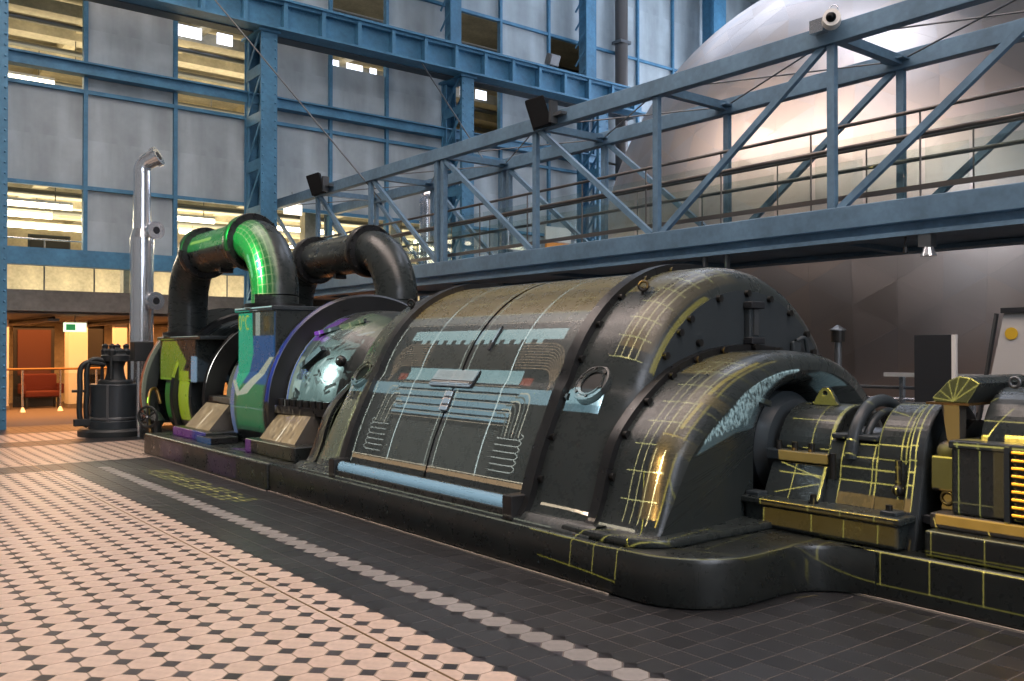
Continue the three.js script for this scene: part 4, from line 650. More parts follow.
// ---------------------------------------------------------------- exciter
{
  const o = thing('exciter', 'dark louvred exciter with fan-shaped hood at the right edge', 'exciter', [-2.1, 0.5, AZ]);
  const zF = -5.74, zB = 2 * AZ - zF, xa = -2.78, xb = 1.2;
  part(o, 'sole_plate', bx(xa - 0.12, xb, 0.5, 0.6, zB + 0.05 - 0.1, zF + 0.04, 0.015), mat.ped);
  part(o, 'lower_casing', bx(xa, xb, 0.6, 1.04, zB, zF, 0.02), mat.black); part(o, 'casing_ledge', bx(xa - 0.01, xb, 1.02, 1.07, zB, zF + 0.015, 0.01), mat.black2);
  part(o, 'upper_casing', extrudeZY([...arc(AZ, 1.0, 0.4, 0, Math.PI, 26)], xa + 0.12, xb, 0.015), mat.black);
  const lf = part(o, 'louvre_frame', bx(-2.44, -2.41, 0.6, 1.06, zF - 0.02, zF + 0.04), mat.black2);
  for (let k = 0; k < 9; k++) part(lf, 'louvre', bx(-2.4, -1.9, 0.64 + k * 0.047, 0.664 + k * 0.047, zF - 0.02, zF + 0.045, 0.008), mat.brass);
  // shaft, coupling
  part(o, 'shaft', alongX(new THREE.CylinderGeometry(0.17, 0.17, 0.6, 28)), mat.steelDark, [-2.75, AY, AZ]); part(o, 'coupling', alongX(lathe([[0.17, -0.09], [0.3, -0.09], [0.3, -0.02], [0.27, 0.0], [0.3, 0.02], [0.3, 0.09], [0.17, 0.09]])), mat.black2, [-2.93, AY, AZ]);
  part(o, 'brush_block', bx(-2.96, -2.8, 0.72, 0.95, -5.98, -5.84, 0.015), mat.ped); part(o, 'brush_dome', new THREE.SphereGeometry(0.07, 16, 10), mat.ped, [-2.88, 0.98, -5.92]); part(o, 'brush_handle', new THREE.TorusGeometry(0.04, 0.012, 8, 16), mat.bolt, [-2.86, 0.68, -5.86]); part(o, 'drip_pan', bx(-3.0, -2.76, 0.5, 0.56, -6.0, -5.8, 0.01), mat.darkGrey);
  part(o, 'bracket_post', loft([[V(-2.9, 0.6, -5.86), V(-2.78, 0.6, -5.86), V(-2.78, 0.6, -5.96), V(-2.9, 0.6, -5.96)], [V(-2.86, 1.0, -5.88), V(-2.79, 1.0, -5.88), V(-2.79, 1.0, -5.96), V(-2.86, 1.0, -5.96)], [V(-2.9, 1.3, -5.86), V(-2.78, 1.3, -5.86), V(-2.78, 1.3, -5.96), V(-2.9, 1.3, -5.96)]], true), mat.ped);
  const hp = [[-2.95, 1.3], [-2.97, 1.33], [-2.92, 1.38], [-2.86, 1.445], [-2.79, 1.475], [-2.72, 1.465], [-2.66, 1.43], [-2.74, 1.3]];
  const fh = part(o, 'fan_hood', extrudeXY(hp, -6.75, -5.88, 0.008), mat.black); part(fh, 'hood_plate', bx(-3.0, -2.72, 1.285, 1.3, -6.75, -5.86), mat.brass);
  part(fh, 'hood_eye', new THREE.TorusGeometry(0.03, 0.012, 8, 16), mat.steelDark, [-2.5, 1.44, -6.0]);
  PR.fill(hp.map(([x, y]) => V(x, y, -5.88)), '#5d5420'); for (const i of [1, 2, 3, 4, 5, 6]) PR.line([V(-2.83, 1.31, -5.88), V(hp[i][0], hp[i][1], -5.88)], 0.01, YEL); PR.line(hp.map(([x, y]) => V(x, y, -5.88)), 0.012, YEL);
  PR.fill([V(-2.9, 0.6, -5.87), V(-2.78, 0.6, -5.87), V(-2.78, 1.28, -5.87), V(-2.88, 1.28, -5.87)], '#77602c');
  PR.fill([V(-2.76, 1.06, zF - 0.08), V(-2.62, 1.06, zF - 0.08), V(-2.62, 1.12, zF - 0.12), V(-2.76, 1.12, zF - 0.12)], '#ffcf55'); PR.fill([V(-2.52, 1.06, zF - 0.08), V(-2.38, 1.06, zF - 0.08), V(-2.38, 1.13, zF - 0.12), V(-2.52, 1.13, zF - 0.12)], '#ffcf55');
  PR.fill([V(-2.86, 0.53, zF + 0.04), V(-1.7, 0.53, zF + 0.04), V(-1.7, 0.6, zF + 0.03), V(-2.86, 0.6, zF + 0.03)], '#a5802f'); PR.line([V(-2.75, 1.045, zF + 0.01), V(-1.7, 1.045, zF + 0.01)], 0.015, YEL);
  for (const x of [-2.73, -2.6]) PR.line([V(x, 0.6, zF), V(x, 1.05, zF)], 0.013, '#bdb25a'); PR.line([V(-2.77, 0.68, zF), V(-2.44, 0.68, zF)], 0.01, '#8f7d4a'); PR.fill([V(-2.52, 0.62, zF), V(-2.44, 0.62, zF), V(-2.44, 1.03, zF), V(-2.52, 1.03, zF)], '#5d4a2a');
  for (let k = 0; k < 9; k++) PR.line([V(-2.4, 0.655 + k * 0.047, zF + 0.05), V(-1.9, 0.655 + k * 0.047, zF + 0.05)], 0.018, '#ffd65a');
  PR.fill([V(-2.97, 0.74, -5.84), V(-2.8, 0.74, -5.84), V(-2.8, 1.04, -5.85), V(-2.97, 1.04, -5.85)], '#575220'); PR.line([V(-2.97, 0.95, -5.84), V(-2.8, 0.95, -5.84)], 0.02, '#e6d340');
  PR.line([V(-2.66, 1.2, AZ + 0.36), V(-2.0, 1.2, AZ + 0.36)], 0.012, YEL); PR.line([V(-2.62, 1.09, AZ + 0.4), V(-2.5, 1.28, AZ + 0.3)], 0.012, YEL);
}
// ---------------------------------------------------------------- steam turbine
{
  const o = thing('steam_turbine', 'black steam turbine casings with rings and ducts under coloured projection', 'turbine', [-12.6, PH, AZ]);
  const lx = (name, pts, m, x = 0, seg = 56) => { const g = alongX(lathe(pts, seg)), p = g.attributes.position; for (let i = 0; i < p.count; i++) p.setY(i, Math.max(p.getY(i), PH - AY)); return part(o, name, g, m, [x, AY, AZ]); };   // cut off at the plinth
  // low pressure dome between ring and generator (x local to -11.25)
  lx('dome_casing', [[1.3, 0], [1.31, 0.35], [1.29, 0.7], [1.22, 1.0], [1.08, 1.26], [0.85, 1.42], [0.5, 1.48], [0.3, 1.5]], mat.black, -11.22);
  lx('big_ring', [[1.2, -0.06], [1.52, -0.06], [1.55, -0.03], [1.55, 0.03], [1.52, 0.06], [1.2, 0.06]], mat.flange, -11.22, 72);
  lx('exhaust_band', [[1.2, 0], [1.38, 0.0], [1.42, 0.05], [1.44, 0.75], [1.42, 1.45], [1.38, 1.5], [1.2, 1.5]], mat.black, -12.8, 64);
  lx('high_pressure_casing', [[0.7, 0], [0.95, 0.05], [1.08, 0.4], [1.16, 0.9], [1.2, 1.4]], mat.black, -14.2); lx('middle_ring', [[1.0, -0.05], [1.3, -0.05], [1.33, 0], [1.3, 0.05], [1.0, 0.05]], mat.flange, -14.2, 64);
  lx('inlet_band', [[0.9, 0], [1.3, 0.0], [1.34, 0.1], [1.34, 1.2], [1.3, 1.3], [0.9, 1.3]], mat.black, -16.1); lx('end_cover', [[0.3, 0], [0.9, 0.05], [1.3, 0.2], [1.5, 0.45], [1.55, 0.8], [1.3, 0.82]], mat.black, -17.4); lx('end_ring', [[1.0, -0.06], [1.42, -0.06], [1.45, 0], [1.42, 0.06], [1.0, 0.06]], mat.flange, -15.4);
  // ducts up to the crossover pipes
  part(o, 'exhaust_duct', bx(-12.62, -11.34, 0.9, 2.2, AZ - 1.36, AZ + 1.36, 0.03), mat.black); part(o, 'duct_rim', bx(-12.66, -11.32, 2.17, 2.23, AZ - 1.4, AZ + 1.4, 0.012), mat.black2);
  part(o, 'inlet_duct', bx(-16.35, -14.5, 1.1, 1.83, AZ - 1.3, AZ + 1.32, 0.03), mat.black); part(o, 'duct_rim', bx(-16.39, -14.2, 1.8, 1.86, AZ - 1.34, AZ + 1.36, 0.012), mat.black2);
  // horizontal split flanges with bolts
  for (const s of [1, -1]) {
    part(o, 'split_flange', loft([[V(-11.15, AY + 0.05, AZ + s * 1.44), V(-11.15, AY - 0.05, AZ + s * 1.44), V(-11.15, AY - 0.05, AZ + s * 1.2), V(-11.15, AY + 0.05, AZ + s * 1.2)], [V(-10.3, AY + 0.05, AZ + s * 1.38), V(-10.3, AY - 0.05, AZ + s * 1.38), V(-10.3, AY - 0.05, AZ + s * 1.1), V(-10.3, AY + 0.05, AZ + s * 1.1)], [V(-9.7, AY + 0.05, AZ + s * 1.1), V(-9.7, AY - 0.05, AZ + s * 1.1), V(-9.7, AY - 0.05, AZ + s * 0.7), V(-9.7, AY + 0.05, AZ + s * 0.7)]], true), mat.flange);
    part(o, 'split_flange', bx(-14.1, -12.85, AY - 0.05, AY + 0.05, AZ + (s > 0 ? 1.0 : -1.26), AZ + (s > 0 ? 1.26 : -1.0), 0.01), mat.flange);
    for (let k = 0; k < 8; k++) { const x = -11.05 + k * 0.16; part(o, 'bolt', new THREE.CylinderGeometry(0.045, 0.045, 0.09, 8), mat.bolt, [x, AY + 0.09, AZ + s * (1.385 - k * 0.012)]); }
  }
  // feet
  for (const s of [1, -1]) for (const [x0, x1, yb, zt] of [[-11.15, -10.1, 0.5, 1.38], [-14.05, -13.0, 0.46, 1.3]]) {
    const b = AZ + s * 1.64, t = AZ + s * zt, zi = AZ + s * 0.9;
    part(o, 'foot', loft([[V(x0, yb, b), V(x1, yb, b), V(x1, yb, zi), V(x0, yb, zi)], [V(x0 - 0.02, AY - 0.05, t), V(x1 - 0.1, AY - 0.05, t), V(x1 - 0.1, AY - 0.05, zi), V(x0 - 0.02, AY - 0.05, zi)]], true), mat.ped, [0, 0, 0]);
    part(o, 'foot_block', bx(x0 - 0.15, x1 + 0.3, PH, yb, AZ + (s > 0 ? 0.9 : -1.78), AZ + (s > 0 ? 1.78 : -0.9), 0.02), mat.plinth);
  }
  part(o, 'side_bracket', bx(-12.95, -12.35, PH, 0.42, AZ + 1.45, AZ + 1.85, 0.015), mat.flange);
  part(o, 'lower_frame', bx(-16.5, -9.9, PH, 0.6, AZ - 0.9, AZ + 0.9), mat.darkGrey);
  part(o, 'hand_rod', bar(V(-10.95, 1.85, AZ + 0.95), V(-10.35, 2.02, AZ + 0.55), 0.08, 0.05), mat.black2); part(o, 'hand_rod', bar(V(-10.75, 1.42, AZ + 1.24), V(-10.45, 1.66, AZ + 1.1), 0.1, 0.06), mat.black2); part(o, 'lifting_boss', new THREE.SphereGeometry(0.07, 12, 10), mat.bolt, [-10.05, 1.5, AZ + 1.05]);
  part(o, 'lifting_boss', new THREE.SphereGeometry(0.1, 12, 10), mat.bolt, [-13.3, 1.55, AZ + 0.98]);
  // projected colours
  const cyl = (x, r, a) => V(x, AY + r * Math.sin(a), AZ + r * Math.cos(a)), strip = (x0, x1, r0, r1, a0, a1) => [...Array.from({ length: 12 }, (_, i) => cyl(x0, r0, a0 + (a1 - a0) * i / 11)), ...Array.from({ length: 12 }, (_, i) => cyl(x1, r1, a1 - (a1 - a0) * i / 11))];
  const zb = AZ + 1.37, q = (x0, x1, y0, y1, z, c) => PT.fill([V(x0, y0, z), V(x1, y0, z), V(x1, y1, z), V(x0, y1, z)], c);
  PT.fill(strip(-12.78, -11.3, 1.43, 1.43, -0.25, 0.32), '#3f6a4c'); PT.fill(strip(-12.5, -11.6, 1.44, 1.44, -0.2, 0.22), '#3d8a58'); PT.fill(strip(-12.78, -12.6, 1.43, 1.43, -0.3, 0.4), '#7a86b4'); PT.fill(strip(-11.5, -11.3, 1.43, 1.43, -0.3, 0.4), '#6f6aa8'); PT.line(Array.from({ length: 12 }, (_, i) => cyl(-12.77, 1.43, -0.35 + i * 0.07)), 0.02, '#c8c8d8'); PT.line([cyl(-12.78, 1.44, -0.02), cyl(-11.3, 1.44, -0.02)], 0.012, '#9ab0a8');
  q(-12.6, -11.34, 1.15, 2.17, zb, '#1d5c9c'); PT.fill([V(-12.62, 2.17, zb), V(-12.1, 2.17, zb), V(-12.05, 1.6, zb), V(-12.2, 1.3, zb), V(-12.45, 1.05, zb), V(-12.62, 1.15, zb)], '#12c096'); q(-12.08, -11.36, 1.84, 2.17, zb, '#3b3f38'); q(-11.98, -11.82, 1.84, 2.17, zb, '#b9b8b0'); q(-11.7, -11.5, 1.9, 2.1, zb, '#5a4a20');
  PT.fill([V(-12.62, 1.2, zb), V(-12.4, 1.02, zb), V(-12.1, 1.2, zb), V(-11.5, 1.55, zb), V(-11.36, 1.55, zb), V(-12.1, 1.02, zb + 0.04), V(-12.5, 0.98, zb + 0.05), V(-12.75, 1.2, zb)], '#d9d2c0');
  PT.line([V(-12.62, 2.2, zb), V(-11.34, 2.2, zb)], 0.022, '#c0dcd0'); PT.line([V(-12.62, 1.1, zb), V(-12.62, 2.2, zb)], 0.02, '#7fd8c0');
  PT.text('0°C', V(-12.6, 1.93, zb), V(-12.2, 1.93, zb), 0.25, '#f0e84a');
  // olive duct and left end
  PT.fill([V(-16.2, 1.8, zb - 0.05), V(-15.5, 1.8, zb - 0.05), V(-14.95, 1.45, zb - 0.05), V(-15.3, 1.12, zb - 0.05), V(-16.33, 1.12, zb - 0.05), V(-16.33, 1.5, zb - 0.05)], '#8a9a1e'); PT.line([V(-16.35, 1.14, zb - 0.05), V(-14.6, 1.14, zb - 0.05)], 0.03, '#9fc030'); PT.line([V(-16.35, 1.83, zb - 0.05), V(-14.3, 1.83, zb - 0.05)], 0.02, '#9a9c88'); PT.line([V(-16.33, 1.1, zb - 0.05), V(-16.33, 1.8, zb - 0.05)], 0.03, '#8fae2a');
  PT.fill(strip(-16.1, -15.5, 1.34, 1.34, -0.3, 0.15), '#3c8030'); PT.fill(strip(-15.3, -14.85, 1.34, 1.34, -0.3, 0.3), '#b8c020'); PT.fill(strip(-14.75, -14.3, 1.2, 1.2, -0.3, 0.45), '#98b0d0');
  PT.fill(strip(-17.25, -16.95, 1.25, 1.5, -0.2, 1.1), '#c8b0a8'); PT.fill(strip(-17.0, -16.72, 1.48, 1.55, -0.3, 0.75), '#e0693a'); PT.fill(strip(-16.72, -16.58, 1.55, 1.55, -0.2, 0.8), '#c4b8a0');
  PT.fill(strip(-13.9, -13.2, 1.12, 1.16, -0.1, 0.5), '#8c8878'); PT.fill(strip(-13.2, -12.85, 1.17, 1.2, -0.2, 0.7), '#b8bcae'); PT.line(Array.from({ length: 12 }, (_, i) => cyl(-14.14, 1.31, 0.2 + i * 0.09)), 0.05, '#d0d0c8');
  // dome: blue and purple arcs, white body
  PT.fill(strip(-11.14, -10.2, 1.31, 1.29, 0.05, 0.95), '#4e5c5a'); PT.fill(strip(-10.75, -10.1, 1.3, 1.25, 0.1, 0.8), '#7e9694'); PT.fill(strip(-11.12, -10.9, 1.31, 1.31, 0.1, 0.55), '#a0a89c'); PT.fill(strip(-10.95, -10.75, 1.31, 1.31, 0.18, 0.3), '#c8d8d0');
  PT.fill(strip(-11.15, -11.06, 1.32, 1.32, -0.05, 1.35), '#2f55d8'); PT.fill(strip(-11.05, -10.8, 1.31, 1.31, 0.75, 1.15), '#8a3cb8'); PT.line(Array.from({ length: 16 }, (_, i) => cyl(-11.16, 1.55, 0.05 + i * 0.09)), 0.03, '#cfd0d8'); PT.fill(strip(-10.6, -9.9, 1.28, 1.15, 0.95, 1.35), '#6f7f5c');
  for (let k = 0; k < 7; k++) PT.line(Array.from({ length: 6 }, (_, i) => cyl(-10.6 + k * 0.12, 1.28 - k * 0.02, 0.95 + i * 0.08)), 0.012, '#d8c890');
  PT.line(Array.from({ length: 10 }, (_, i) => cyl(-10.85, 1.315, -0.02 + i * 0.1)), 0.012, '#dfe6e2');
  // feet, blocks, plinth edge
  for (const [x0, x1, yb, zt] of [[-11.15, -10.1, 0.5, 1.38], [-14.05, -13.0, 0.46, 1.3]]) { PT.fill([V(x0, yb, AZ + 1.64), V(x1, yb, AZ + 1.64), V(x1 - 0.1, AY - 0.05, AZ + zt), V(x0, AY - 0.05, AZ + zt)], '#7d6c50'); PT.line([V(x0 + 0.5, yb, AZ + 1.64), V(x0 + 0.5, AY - 0.05, AZ + zt)], 0.03, '#f0ead8'); PT.line([V(x0 - 0.15, yb, AZ + 1.78), V(x1 + 0.1, yb, AZ + 1.78)], 0.025, '#e8d8b8'); }
  for (let i = 0; i < 240; i++) { const f = i % 2 ? [-11.15, -10.2, 0.5, 1.38] : [-14.05, -13.1, 0.46, 1.3], x = f[0] + (f[1] - f[0]) * rnd(), t = rnd(), p = V(x, f[2] + (AY - 0.05 - f[2]) * t, AZ + 1.64 + (f[3] - 1.64) * t); PT.line([p, p.clone().add(V(rr(-0.03, 0.03), 0.05, -0.03))], 0.03, ['#4a4030', '#a8977a', '#5d5240'][i % 3]); }
  for (let i = 0; i < 70; i++) { const a = 0.05 + rnd() * 0.85, x = -11.0 + rnd() * 0.95; PT.line([cyl(x, 1.3, a), cyl(x + rr(0.02, 0.12), 1.29, a + rr(-0.05, 0.1))], rr(0.02, 0.06), ['#2a3230', '#5d6b69', '#a9bcba'][i % 3]); }
  q(-14.2, -13.3, PH, 0.48, AZ + 1.79, '#8c3ca0'); q(-13.3, -12.75, PH, 0.48, AZ + 1.79, '#2f3fb8'); q(-12.9, -12.35, PH, 0.42, AZ + 1.86, '#3f80c0'); q(-11.75, -11.1, PH, 0.5, AZ + 1.79, '#8c3ca0'); q(-10.9, -9.9, PH, 0.5, AZ + 1.79, '#4a4028');
  PT.line([V(-14.75, PH, -4.25), V(-10, PH, -4.25)], 0.03, '#efe0c4'); PT.line([V(-14.3, PH, -4.38), V(-10, PH, -4.38)], 0.018, '#b8a890'); q(-13.9, -12.9, 0.04, 0.28, -4.22, '#4a2a48'); q(-11.9, -10.9, 0.04, 0.28, -4.22, '#46264a');
  for (let k = 0; k < 5; k++) for (let i = 0; i < 16; i++) if ((i * 7 + k * 3) % 5) PT.line([V(-12.6 + i * 0.2, 0.002, -3.62 - k * 0.07), V(-12.6 + i * 0.2 + 0.1, 0.002, -3.62 - k * 0.07)], 0.04, '#fff27a');
}
// ---------------------------------------------------------------- crossover pipes
{
  const pr = 0.33;
  [[AZ + 1.0, 'dark crossover pipe nearest the viewer, lit green on its bend'], [AZ - 1.0, 'unlit dark crossover pipe behind the green lit one']].forEach(([z, label]) => {
    const o = thing('crossover_pipe', label, 'pipe', [-12.2, 1.86, z], 'crossover pipes between the turbine casings');
    const xr = -12.15, xl = -15.85, Y = 3.25, R = 0.85;
    const bend = (cx, cy, a0, a1, n = 14) => arc(cx, cy, R, a0, a1, n).map(([x, y]) => V(x, y, z));
    part(o, 'riser', rod(V(xl, 1.86, z), V(xl, Y - R, z), pr, 32), mat.black); part(o, 'elbow', pipe(bend(xl + R, Y - R, Math.PI, Math.PI / 2), pr, 32, 24), mat.black);
    part(o, 'cross_run', rod(V(xl + R, Y, z), V(xr - R, Y, z), pr, 32), mat.black); part(o, 'elbow', pipe(bend(xr - R, Y - R, Math.PI / 2, 0), pr, 32, 24), mat.black); part(o, 'riser', rod(V(xr, Y - R, z), V(xr, 2.22, z), pr, 32), mat.black);
    const col = alongX(lathe([[pr - 0.02, -0.09], [pr + 0.09, -0.09], [pr + 0.1, -0.07], [pr + 0.1, -0.01], [pr + 0.085, 0], [pr + 0.1, 0.01], [pr + 0.1, 0.07], [pr + 0.09, 0.09], [pr - 0.02, 0.09]], 36));
    for (const x of [xl + R, xr - R]) { const fg = part(o, 'flange', col, mat.flange, [x, Y, z]); for (let k = 0; k < 16; k++) { const a = k * Math.PI / 8; part(fg, 'bolt', alongX(new THREE.CylinderGeometry(0.022, 0.022, 0.24, 6)), mat.bolt, [x, Y + (pr + 0.07) * Math.cos(a), z + (pr + 0.07) * Math.sin(a)]); } }
    for (const [x, y] of [[xl, 1.9], [xr, 2.25]]) part(o, 'foot_flange', new THREE.CylinderGeometry(pr + 0.09, pr + 0.09, 0.07, 36), mat.flange, [x, y, z]);
    part(o, 'pipe_clamp', bx(xl + R + 0.9, xl + R + 1.0, Y - pr - 0.06, Y - pr + 0.02, z - 0.1, z + 0.1), mat.flange);
    if (z > AZ) {
      const el = (a, b) => { const c = V(xr - R, Y - R, z), d = V(Math.cos(a), Math.sin(a), 0); return c.addScaledVector(d, R).addScaledVector(d, pr * Math.sin(b)).add(V(0, 0, pr * Math.cos(b))); };
      const patch = (a0, a1, b0, b1, c) => { const p = []; for (let i = 0; i <= 10; i++) p.push(el(a0 + (a1 - a0) * i / 10, b0)); for (let i = 10; i >= 0; i--) p.push(el(a0 + (a1 - a0) * i / 10, b1)); PT.fill(p, c); };
      patch(-0.05, 1.57, -0.7, 1.4, '#129a38'); patch(0.0, 1.57, -0.1, 0.8, '#22c24c'); patch(0.3, 0.75, -0.05, 0.12, '#8cf0a0'); PT.fill([V(xl + R, Y + 0.3, z + 0.1), V(xr - R, Y + 0.3, z + 0.1), V(xr - R, Y - 0.02, z + pr), V(xl + R, Y - 0.02, z + pr)], '#1f8a3c'); PT.line([V(xl + R + 0.2, Y + 0.12, z + 0.3), V(xr - R - 0.9, Y + 0.12, z + 0.3)], 0.08, '#a8d860');
      for (let k = 0; k < 12; k++) PT.line(Array.from({ length: 7 }, (_, i) => el(0.02 + k * 0.12, 0.35 + i * 0.17)), 0.012, '#e0f0a0'); for (let i = 0; i < 5; i++) PT.line(Array.from({ length: 14 }, (_, k) => el(0.0 + k * 0.11, 0.4 + i * 0.22)), 0.012, '#d8f0a0');
      PT.fill([V(xr - 0.3, 2.26, z + 0.15), V(xr + 0.05, 2.26, z + pr), V(xr + 0.05, Y - R, z + pr), V(xr - 0.3, Y - R, z + 0.15)], '#1d9a4a'); for (let i = 0; i < 4; i++) PT.line([V(xr - 0.25 + i * 0.1, 2.26, z + 0.3), V(xr - 0.25 + i * 0.1, 2.42, z + 0.3)], 0.012, '#d8f0a0');
      PT.line(arc(xl + R, Y - R, R + 0.2, Math.PI, Math.PI * 0.6, 10).map(([x, y]) => V(x, y, z + 0.26)), 0.05, '#2c7a34'); PT.line([V(xl - 0.25, 1.95, z + 0.2), V(xl - 0.25, 2.5, z + 0.2)], 0.04, '#2f6a2c');
    }
  });
}
// ---------------------------------------------------------------- pump unit, valve, silver pipes
{
  const x = -18.35, z = -4.72, o = thing('oil_pump', 'dark round oil pump set on a drum left of the turbine', 'pump', [x, 0, z]);
  part(o, 'base_slab', lathe([[0, 0.14], [0.62, 0.14], [0.66, 0.1], [0.66, 0], [0, 0]], 44), mat.pumpDark, [x, 0, z]); const drum = part(o, 'drum', lathe([[0, 0.98], [0.46, 0.98], [0.47, 0.96], [0.47, 0.95], [0.46, 0.94], [0.46, 0.3], [0.48, 0.28], [0.48, 0.14]], 44), mat.pump, [x, 0, z]);
  part(drum, 'drum_band', lathe([[0.462, 0.36], [0.475, 0.35], [0.475, 0.31], [0.462, 0.3]], 44), mat.steelDark, [x, 0, z]); part(drum, 'drum_seam', bar(V(x + 0.4, 0.15, z + 0.24), V(x + 0.4, 0.97, z + 0.24), 0.04, 0.02, V(1, 0, 0.6)), mat.steelDark);
  part(o, 'pump_flange', lathe([[0, 0.08], [0.3, 0.08], [0.32, 0.05], [0.32, 0], [0, 0]]), mat.pumpDark, [x, 0.98, z]); part(o, 'pump_neck', lathe([[0.2, 0], [0.17, 0.1], [0.15, 0.25], [0.2, 0.4]]), mat.pumpDark, [x, 1.04, z]);
  const head = part(o, 'pump_head', lathe([[0.2, 0], [0.26, 0.02], [0.26, 0.12], [0.2, 0.16], [0.2, 0.22], [0.1, 0.27], [0, 0.28]]), mat.pumpDark, [x, 1.4, z]);
  for (const [dx, dz] of [[0.16, 0.1], [-0.1, 0.16], [0.05, -0.18], [-0.16, -0.08]]) { part(head, 'pump_valve', lathe([[0.07, 0], [0.08, 0.1], [0.05, 0.14], [0.06, 0.2], [0, 0.24]], 14), mat.pumpDark, [x + dx, 1.52, z + dz]); part(o, 'support_rod', rod(V(x + dx * 1.3, 1.04, z + dz * 1.3), V(x + dx * 1.3, 1.5, z + dz * 1.3), 0.03, 8), mat.pumpDark); }
  for (const [dz, k] of [[0.5, 0], [0.62, 0.12]]) part(o, 'bent_pipe', pipe([V(x + 0.05, 1.42 - k * 0.5, z + 0.2), V(x + 0.05, 1.45 - k * 0.5, z + dz - 0.1), V(x + 0.05, 1.35 - k * 0.4, z + dz), V(x + 0.05, 0.9, z + dz + 0.02), V(x + 0.05, 0.3, z + dz), V(x + 0.05, 0.2, z + dz - 0.12)], 0.05, 12, 60), mat.pumpDark);
  part(o, 'pipe_valve', bx(x, x + 0.1, 0.2, 0.34, z + 0.35, z + 0.75, 0.02), mat.pumpDark); part(o, 'pipe_tee', rod(V(x + 0.05, 0.86, z + 0.55), V(x + 0.05, 0.86, z + 0.78), 0.025, 8), mat.pumpDark);
  part(o, 'sight_tube', rod(V(x + 0.45, 0.2, z - 0.3), V(x + 0.45, 1.25, z - 0.3), 0.04, 12), mat.steel);
  const wx = -15.85, wv = thing('hand_wheel_valve', 'small dark hand-wheel valve at the foot of the turbine', 'valve', [wx - 0.2, 0, -4.75]);
  part(wv, 'wheel', new THREE.TorusGeometry(0.17, 0.022, 10, 32), mat.pumpDark, [wx, 0.5, -4.6], [0, 0.75, 0]); for (const a of [0, 1.05, 2.1]) { const s = part(wv, 'spoke', new THREE.CylinderGeometry(0.014, 0.014, 0.34, 6), mat.pumpDark, [wx, 0.5, -4.6]); s.rotation.set(0, 0.75, a, 'YXZ'); }
  part(wv, 'body', lathe([[0.16, 0], [0.12, 0.1], [0.1, 0.3], [0.16, 0.42], [0.08, 0.55], [0, 0.6]]), mat.pumpDark, [wx - 0.2, 0, -4.78]); part(wv, 'spindle', rod(V(wx - 0.2, 0.5, -4.75), V(wx + 0.02, 0.5, -4.58), 0.02, 8), mat.steel); part(wv, 'hose', pipe([V(wx - 0.3, 0.7, -4.9), V(wx - 0.4, 0.95, -4.85), V(wx - 0.25, 0.9, -4.7), V(wx - 0.1, 0.4, -4.65), V(wx - 0.05, 0.05, -4.7)], 0.03, 10, 40), mat.brass);
  const bxo = thing('switch_box', 'black box on a thin post behind the oil pump', 'box', [-17.6, 0, -5.2]); part(bxo, 'cabinet', bx(-17.75, -17.45, 1.42, 1.79, -5.17, -4.82, 0.02), mat.pumpDark); part(bxo, 'post', rod(V(-17.6, 0, -4.95), V(-17.6, 1.42, -4.95), 0.04, 10), mat.steel);
  const ve = (x, z, top, label, name) => {
    const p = thing('vent_pipe', label, 'pipe', [x, 0, z], 'silver vent pipes'); const s = top - 1.4;
    part(p, 'lower_pipe', rod(V(x, 0, z), V(x, s, z), 0.225, 36), mat.steel); part(p, 'reducer', rod(V(x, s, z), V(x, s + 0.18, z), 0.225, 36, 0.165), mat.steel); part(p, 'upper_pipe', rod(V(x, s + 0.18, z), V(x, top - 0.15, z), 0.165, 36), mat.steel);
    for (const [y, r] of [[s - 0.1, 0.232], [2.95, 0.232], [1.9, 0.232], [s + 0.35, 0.172]]) part(p, 'seam_band', new THREE.CylinderGeometry(r, r, 0.05, 36), mat.steel, [x, y, z]);
    return p;
  };
  const p1 = ve(-18.7, -5.3, 5.27, 'tall silver vent pipe with side ports left of the turbine');
  const port = (p, x, y, z, l, r) => { const sp = part(p, 'side_port', rod(V(x, y, z), V(x + l, y, z - l * 0.25), r, 24), mat.steel); part(sp, 'port_flange', rod(V(x + l, y, z - l * 0.25), V(x + l + 0.07, y, z - l * 0.25 - 0.018), r + 0.05, 24), mat.steel); part(sp, 'port_opening', rod(V(x + l + 0.066, y, z - l * 0.25 - 0.017), V(x + l + 0.075, y, z - l * 0.25 - 0.0195), r * 0.55, 20), mat.darkGrey); };
  port(p1, -18.7, 4.0, -5.38, 0.3, 0.13); port(p1, -18.7, 2.6, -5.38, 0.3, 0.13); part(p1, 'top_elbow', pipe([V(-18.7, 5.1, -5.3), V(-18.7, 5.25, -5.3), V(-18.66, 5.38, -5.36), V(-18.55, 5.48, -5.5)], 0.165, 28, 24), mat.steel); part(p1, 'port_flange', rod(V(-18.55, 5.48, -5.5), V(-18.5, 5.52, -5.56), 0.2, 28), mat.steel); part(p1, 'port_opening', rod(V(-18.5, 5.52, -5.56), V(-18.494, 5.525, -5.567), 0.09, 20), mat.darkGrey);
  const p2 = thing('vent_pipe', 'silver vent pipe with bent top behind the footbridge', 'pipe', [-18.5, 0, -11.9], 'silver vent pipes'); part(p2, 'lower_pipe', rod(V(-18.5, 0, -11.9), V(-18.5, 5.1, -11.9), 0.17, 30), mat.steel); part(p2, 'top_elbow', pipe([V(-18.5, 5.1, -11.9), V(-18.5, 5.3, -11.9), V(-18.44, 5.42, -12.0), V(-18.4, 5.46, -12.25)], 0.17, 26, 20), mat.steel); part(p2, 'seam_band', new THREE.CylinderGeometry(0.18, 0.18, 0.06, 30), mat.steel, [-18.5, 4.3, -11.9]);
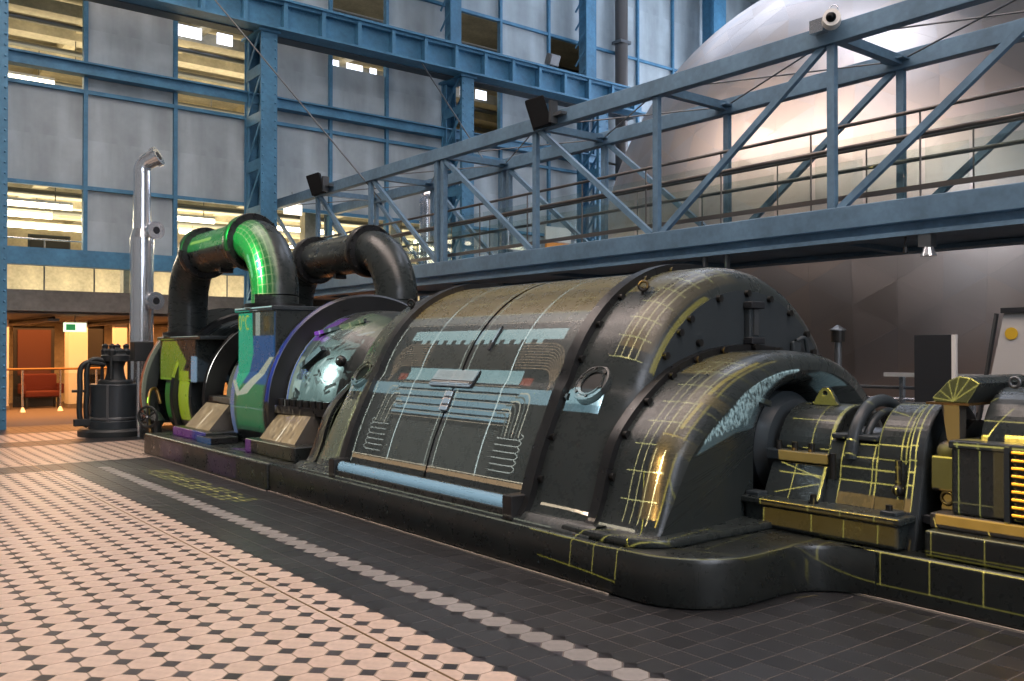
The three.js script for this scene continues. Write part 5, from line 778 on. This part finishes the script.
  const rk = thing('pipe_rack', 'grey pipe rack standing behind the dark crossover pipe', 'rack', [-18.8, 0, -11]); for (const zz of [-10.7, -11.3]) part(rk, 'post', bx(-18.85, -18.75, 0, 4.2, zz - 0.04, zz + 0.04), mat.steelDark); for (const y of [2.6, 3.3, 4.0]) part(rk, 'rail', bx(-18.85, -18.75, y - 0.03, y + 0.03, -12.6, -10.3), mat.steel);
}
// ---------------------------------------------------------------- boards and railing before the ball
{
  const b = thing('black_board', 'upright black board with pale edge in front of the metal ball', 'board', [-4.7, 0, -9.4]); part(b, 'panel', bx(-4.93, -4.53, 0, 1.8, -9.43, -9.38, 0.004), mat.darkGrey); part(b, 'pale_edge', bx(-4.53, -4.49, 0, 1.8, -9.43, -9.38), mat.white); part(b, 'foot', bx(-5.0, -4.4, 0, 0.04, -9.6, -9.2), mat.steelDark);
  const w = thing('info_panel', 'white tapering information panel at the right edge', 'panel', [-3.6, 0, -9.2]);
  part(w, 'panel', extrudeXY([[-4.35, 0], [-3.2, 0], [-3.2, 2.0], [-3.93, 2.0]], -9.24, -9.2, 0.004), M(0xb5b2ae, 0.6)); part(w, 'top_cap', bx(-3.95, -3.2, 2.0, 2.05, -9.27, -9.17), mat.darkGrey); part(w, 'side_leg', bar(V(-4.42, 0, -9.4), V(-4.02, 2.0, -9.25), 0.03, 0.03), mat.steelDark); part(w, 'yellow_mark', new THREE.CylinderGeometry(0.06, 0.06, 0.006, 20), M(0xc9a227, 0.5), [-3.86, 1.8, -9.194], [Math.PI / 2, 0, 0]);
  const r = thing('floor_railing', 'low white railing on the floor in front of the metal ball', 'railing', [-5, 0, -10.6]);
  part(r, 'top_bar', bx(-5.95, -1, 1.31, 1.36, -10.63, -10.57), mat.white); part(r, 'rail', rod(V(-7.2, 1.17, -10.7), V(-1, 1.17, -10.7), 0.02, 8), mat.steelDark); part(r, 'rail', rod(V(-7.2, 1.03, -10.7), V(-1, 1.03, -10.7), 0.018, 8), mat.steel);
  for (const x of [-7.1, -6.35, -5.75, -4.9, -4.0, -3.0]) part(r, 'post', bx(x - 0.025, x + 0.025, 0, x > -5.96 ? 1.31 : 1.17, -10.68, -10.62), mat.steel);
  const bs = thing('bridge_sign', 'orange and white sign panel behind the bridge railing', 'sign', [-20.5, 3.6, -17.3]); part(bs, 'white_panel', box(0.06, 0.45, 1.0), mat.white, [-20.5, 5.1, -17.9]); part(bs, 'orange_panel', box(0.07, 0.3, 1.4), M(0xf0982e, 0.6), [-20.48, 4.7, -18.1]); part(bs, 'post', rod(V(-20.55, 0, -17.9), V(-20.55, 5.1, -17.9), 0.05, 8), mat.steelDark);
}
for (const p of projectors) p.build();
renderer.render(scene, camera);
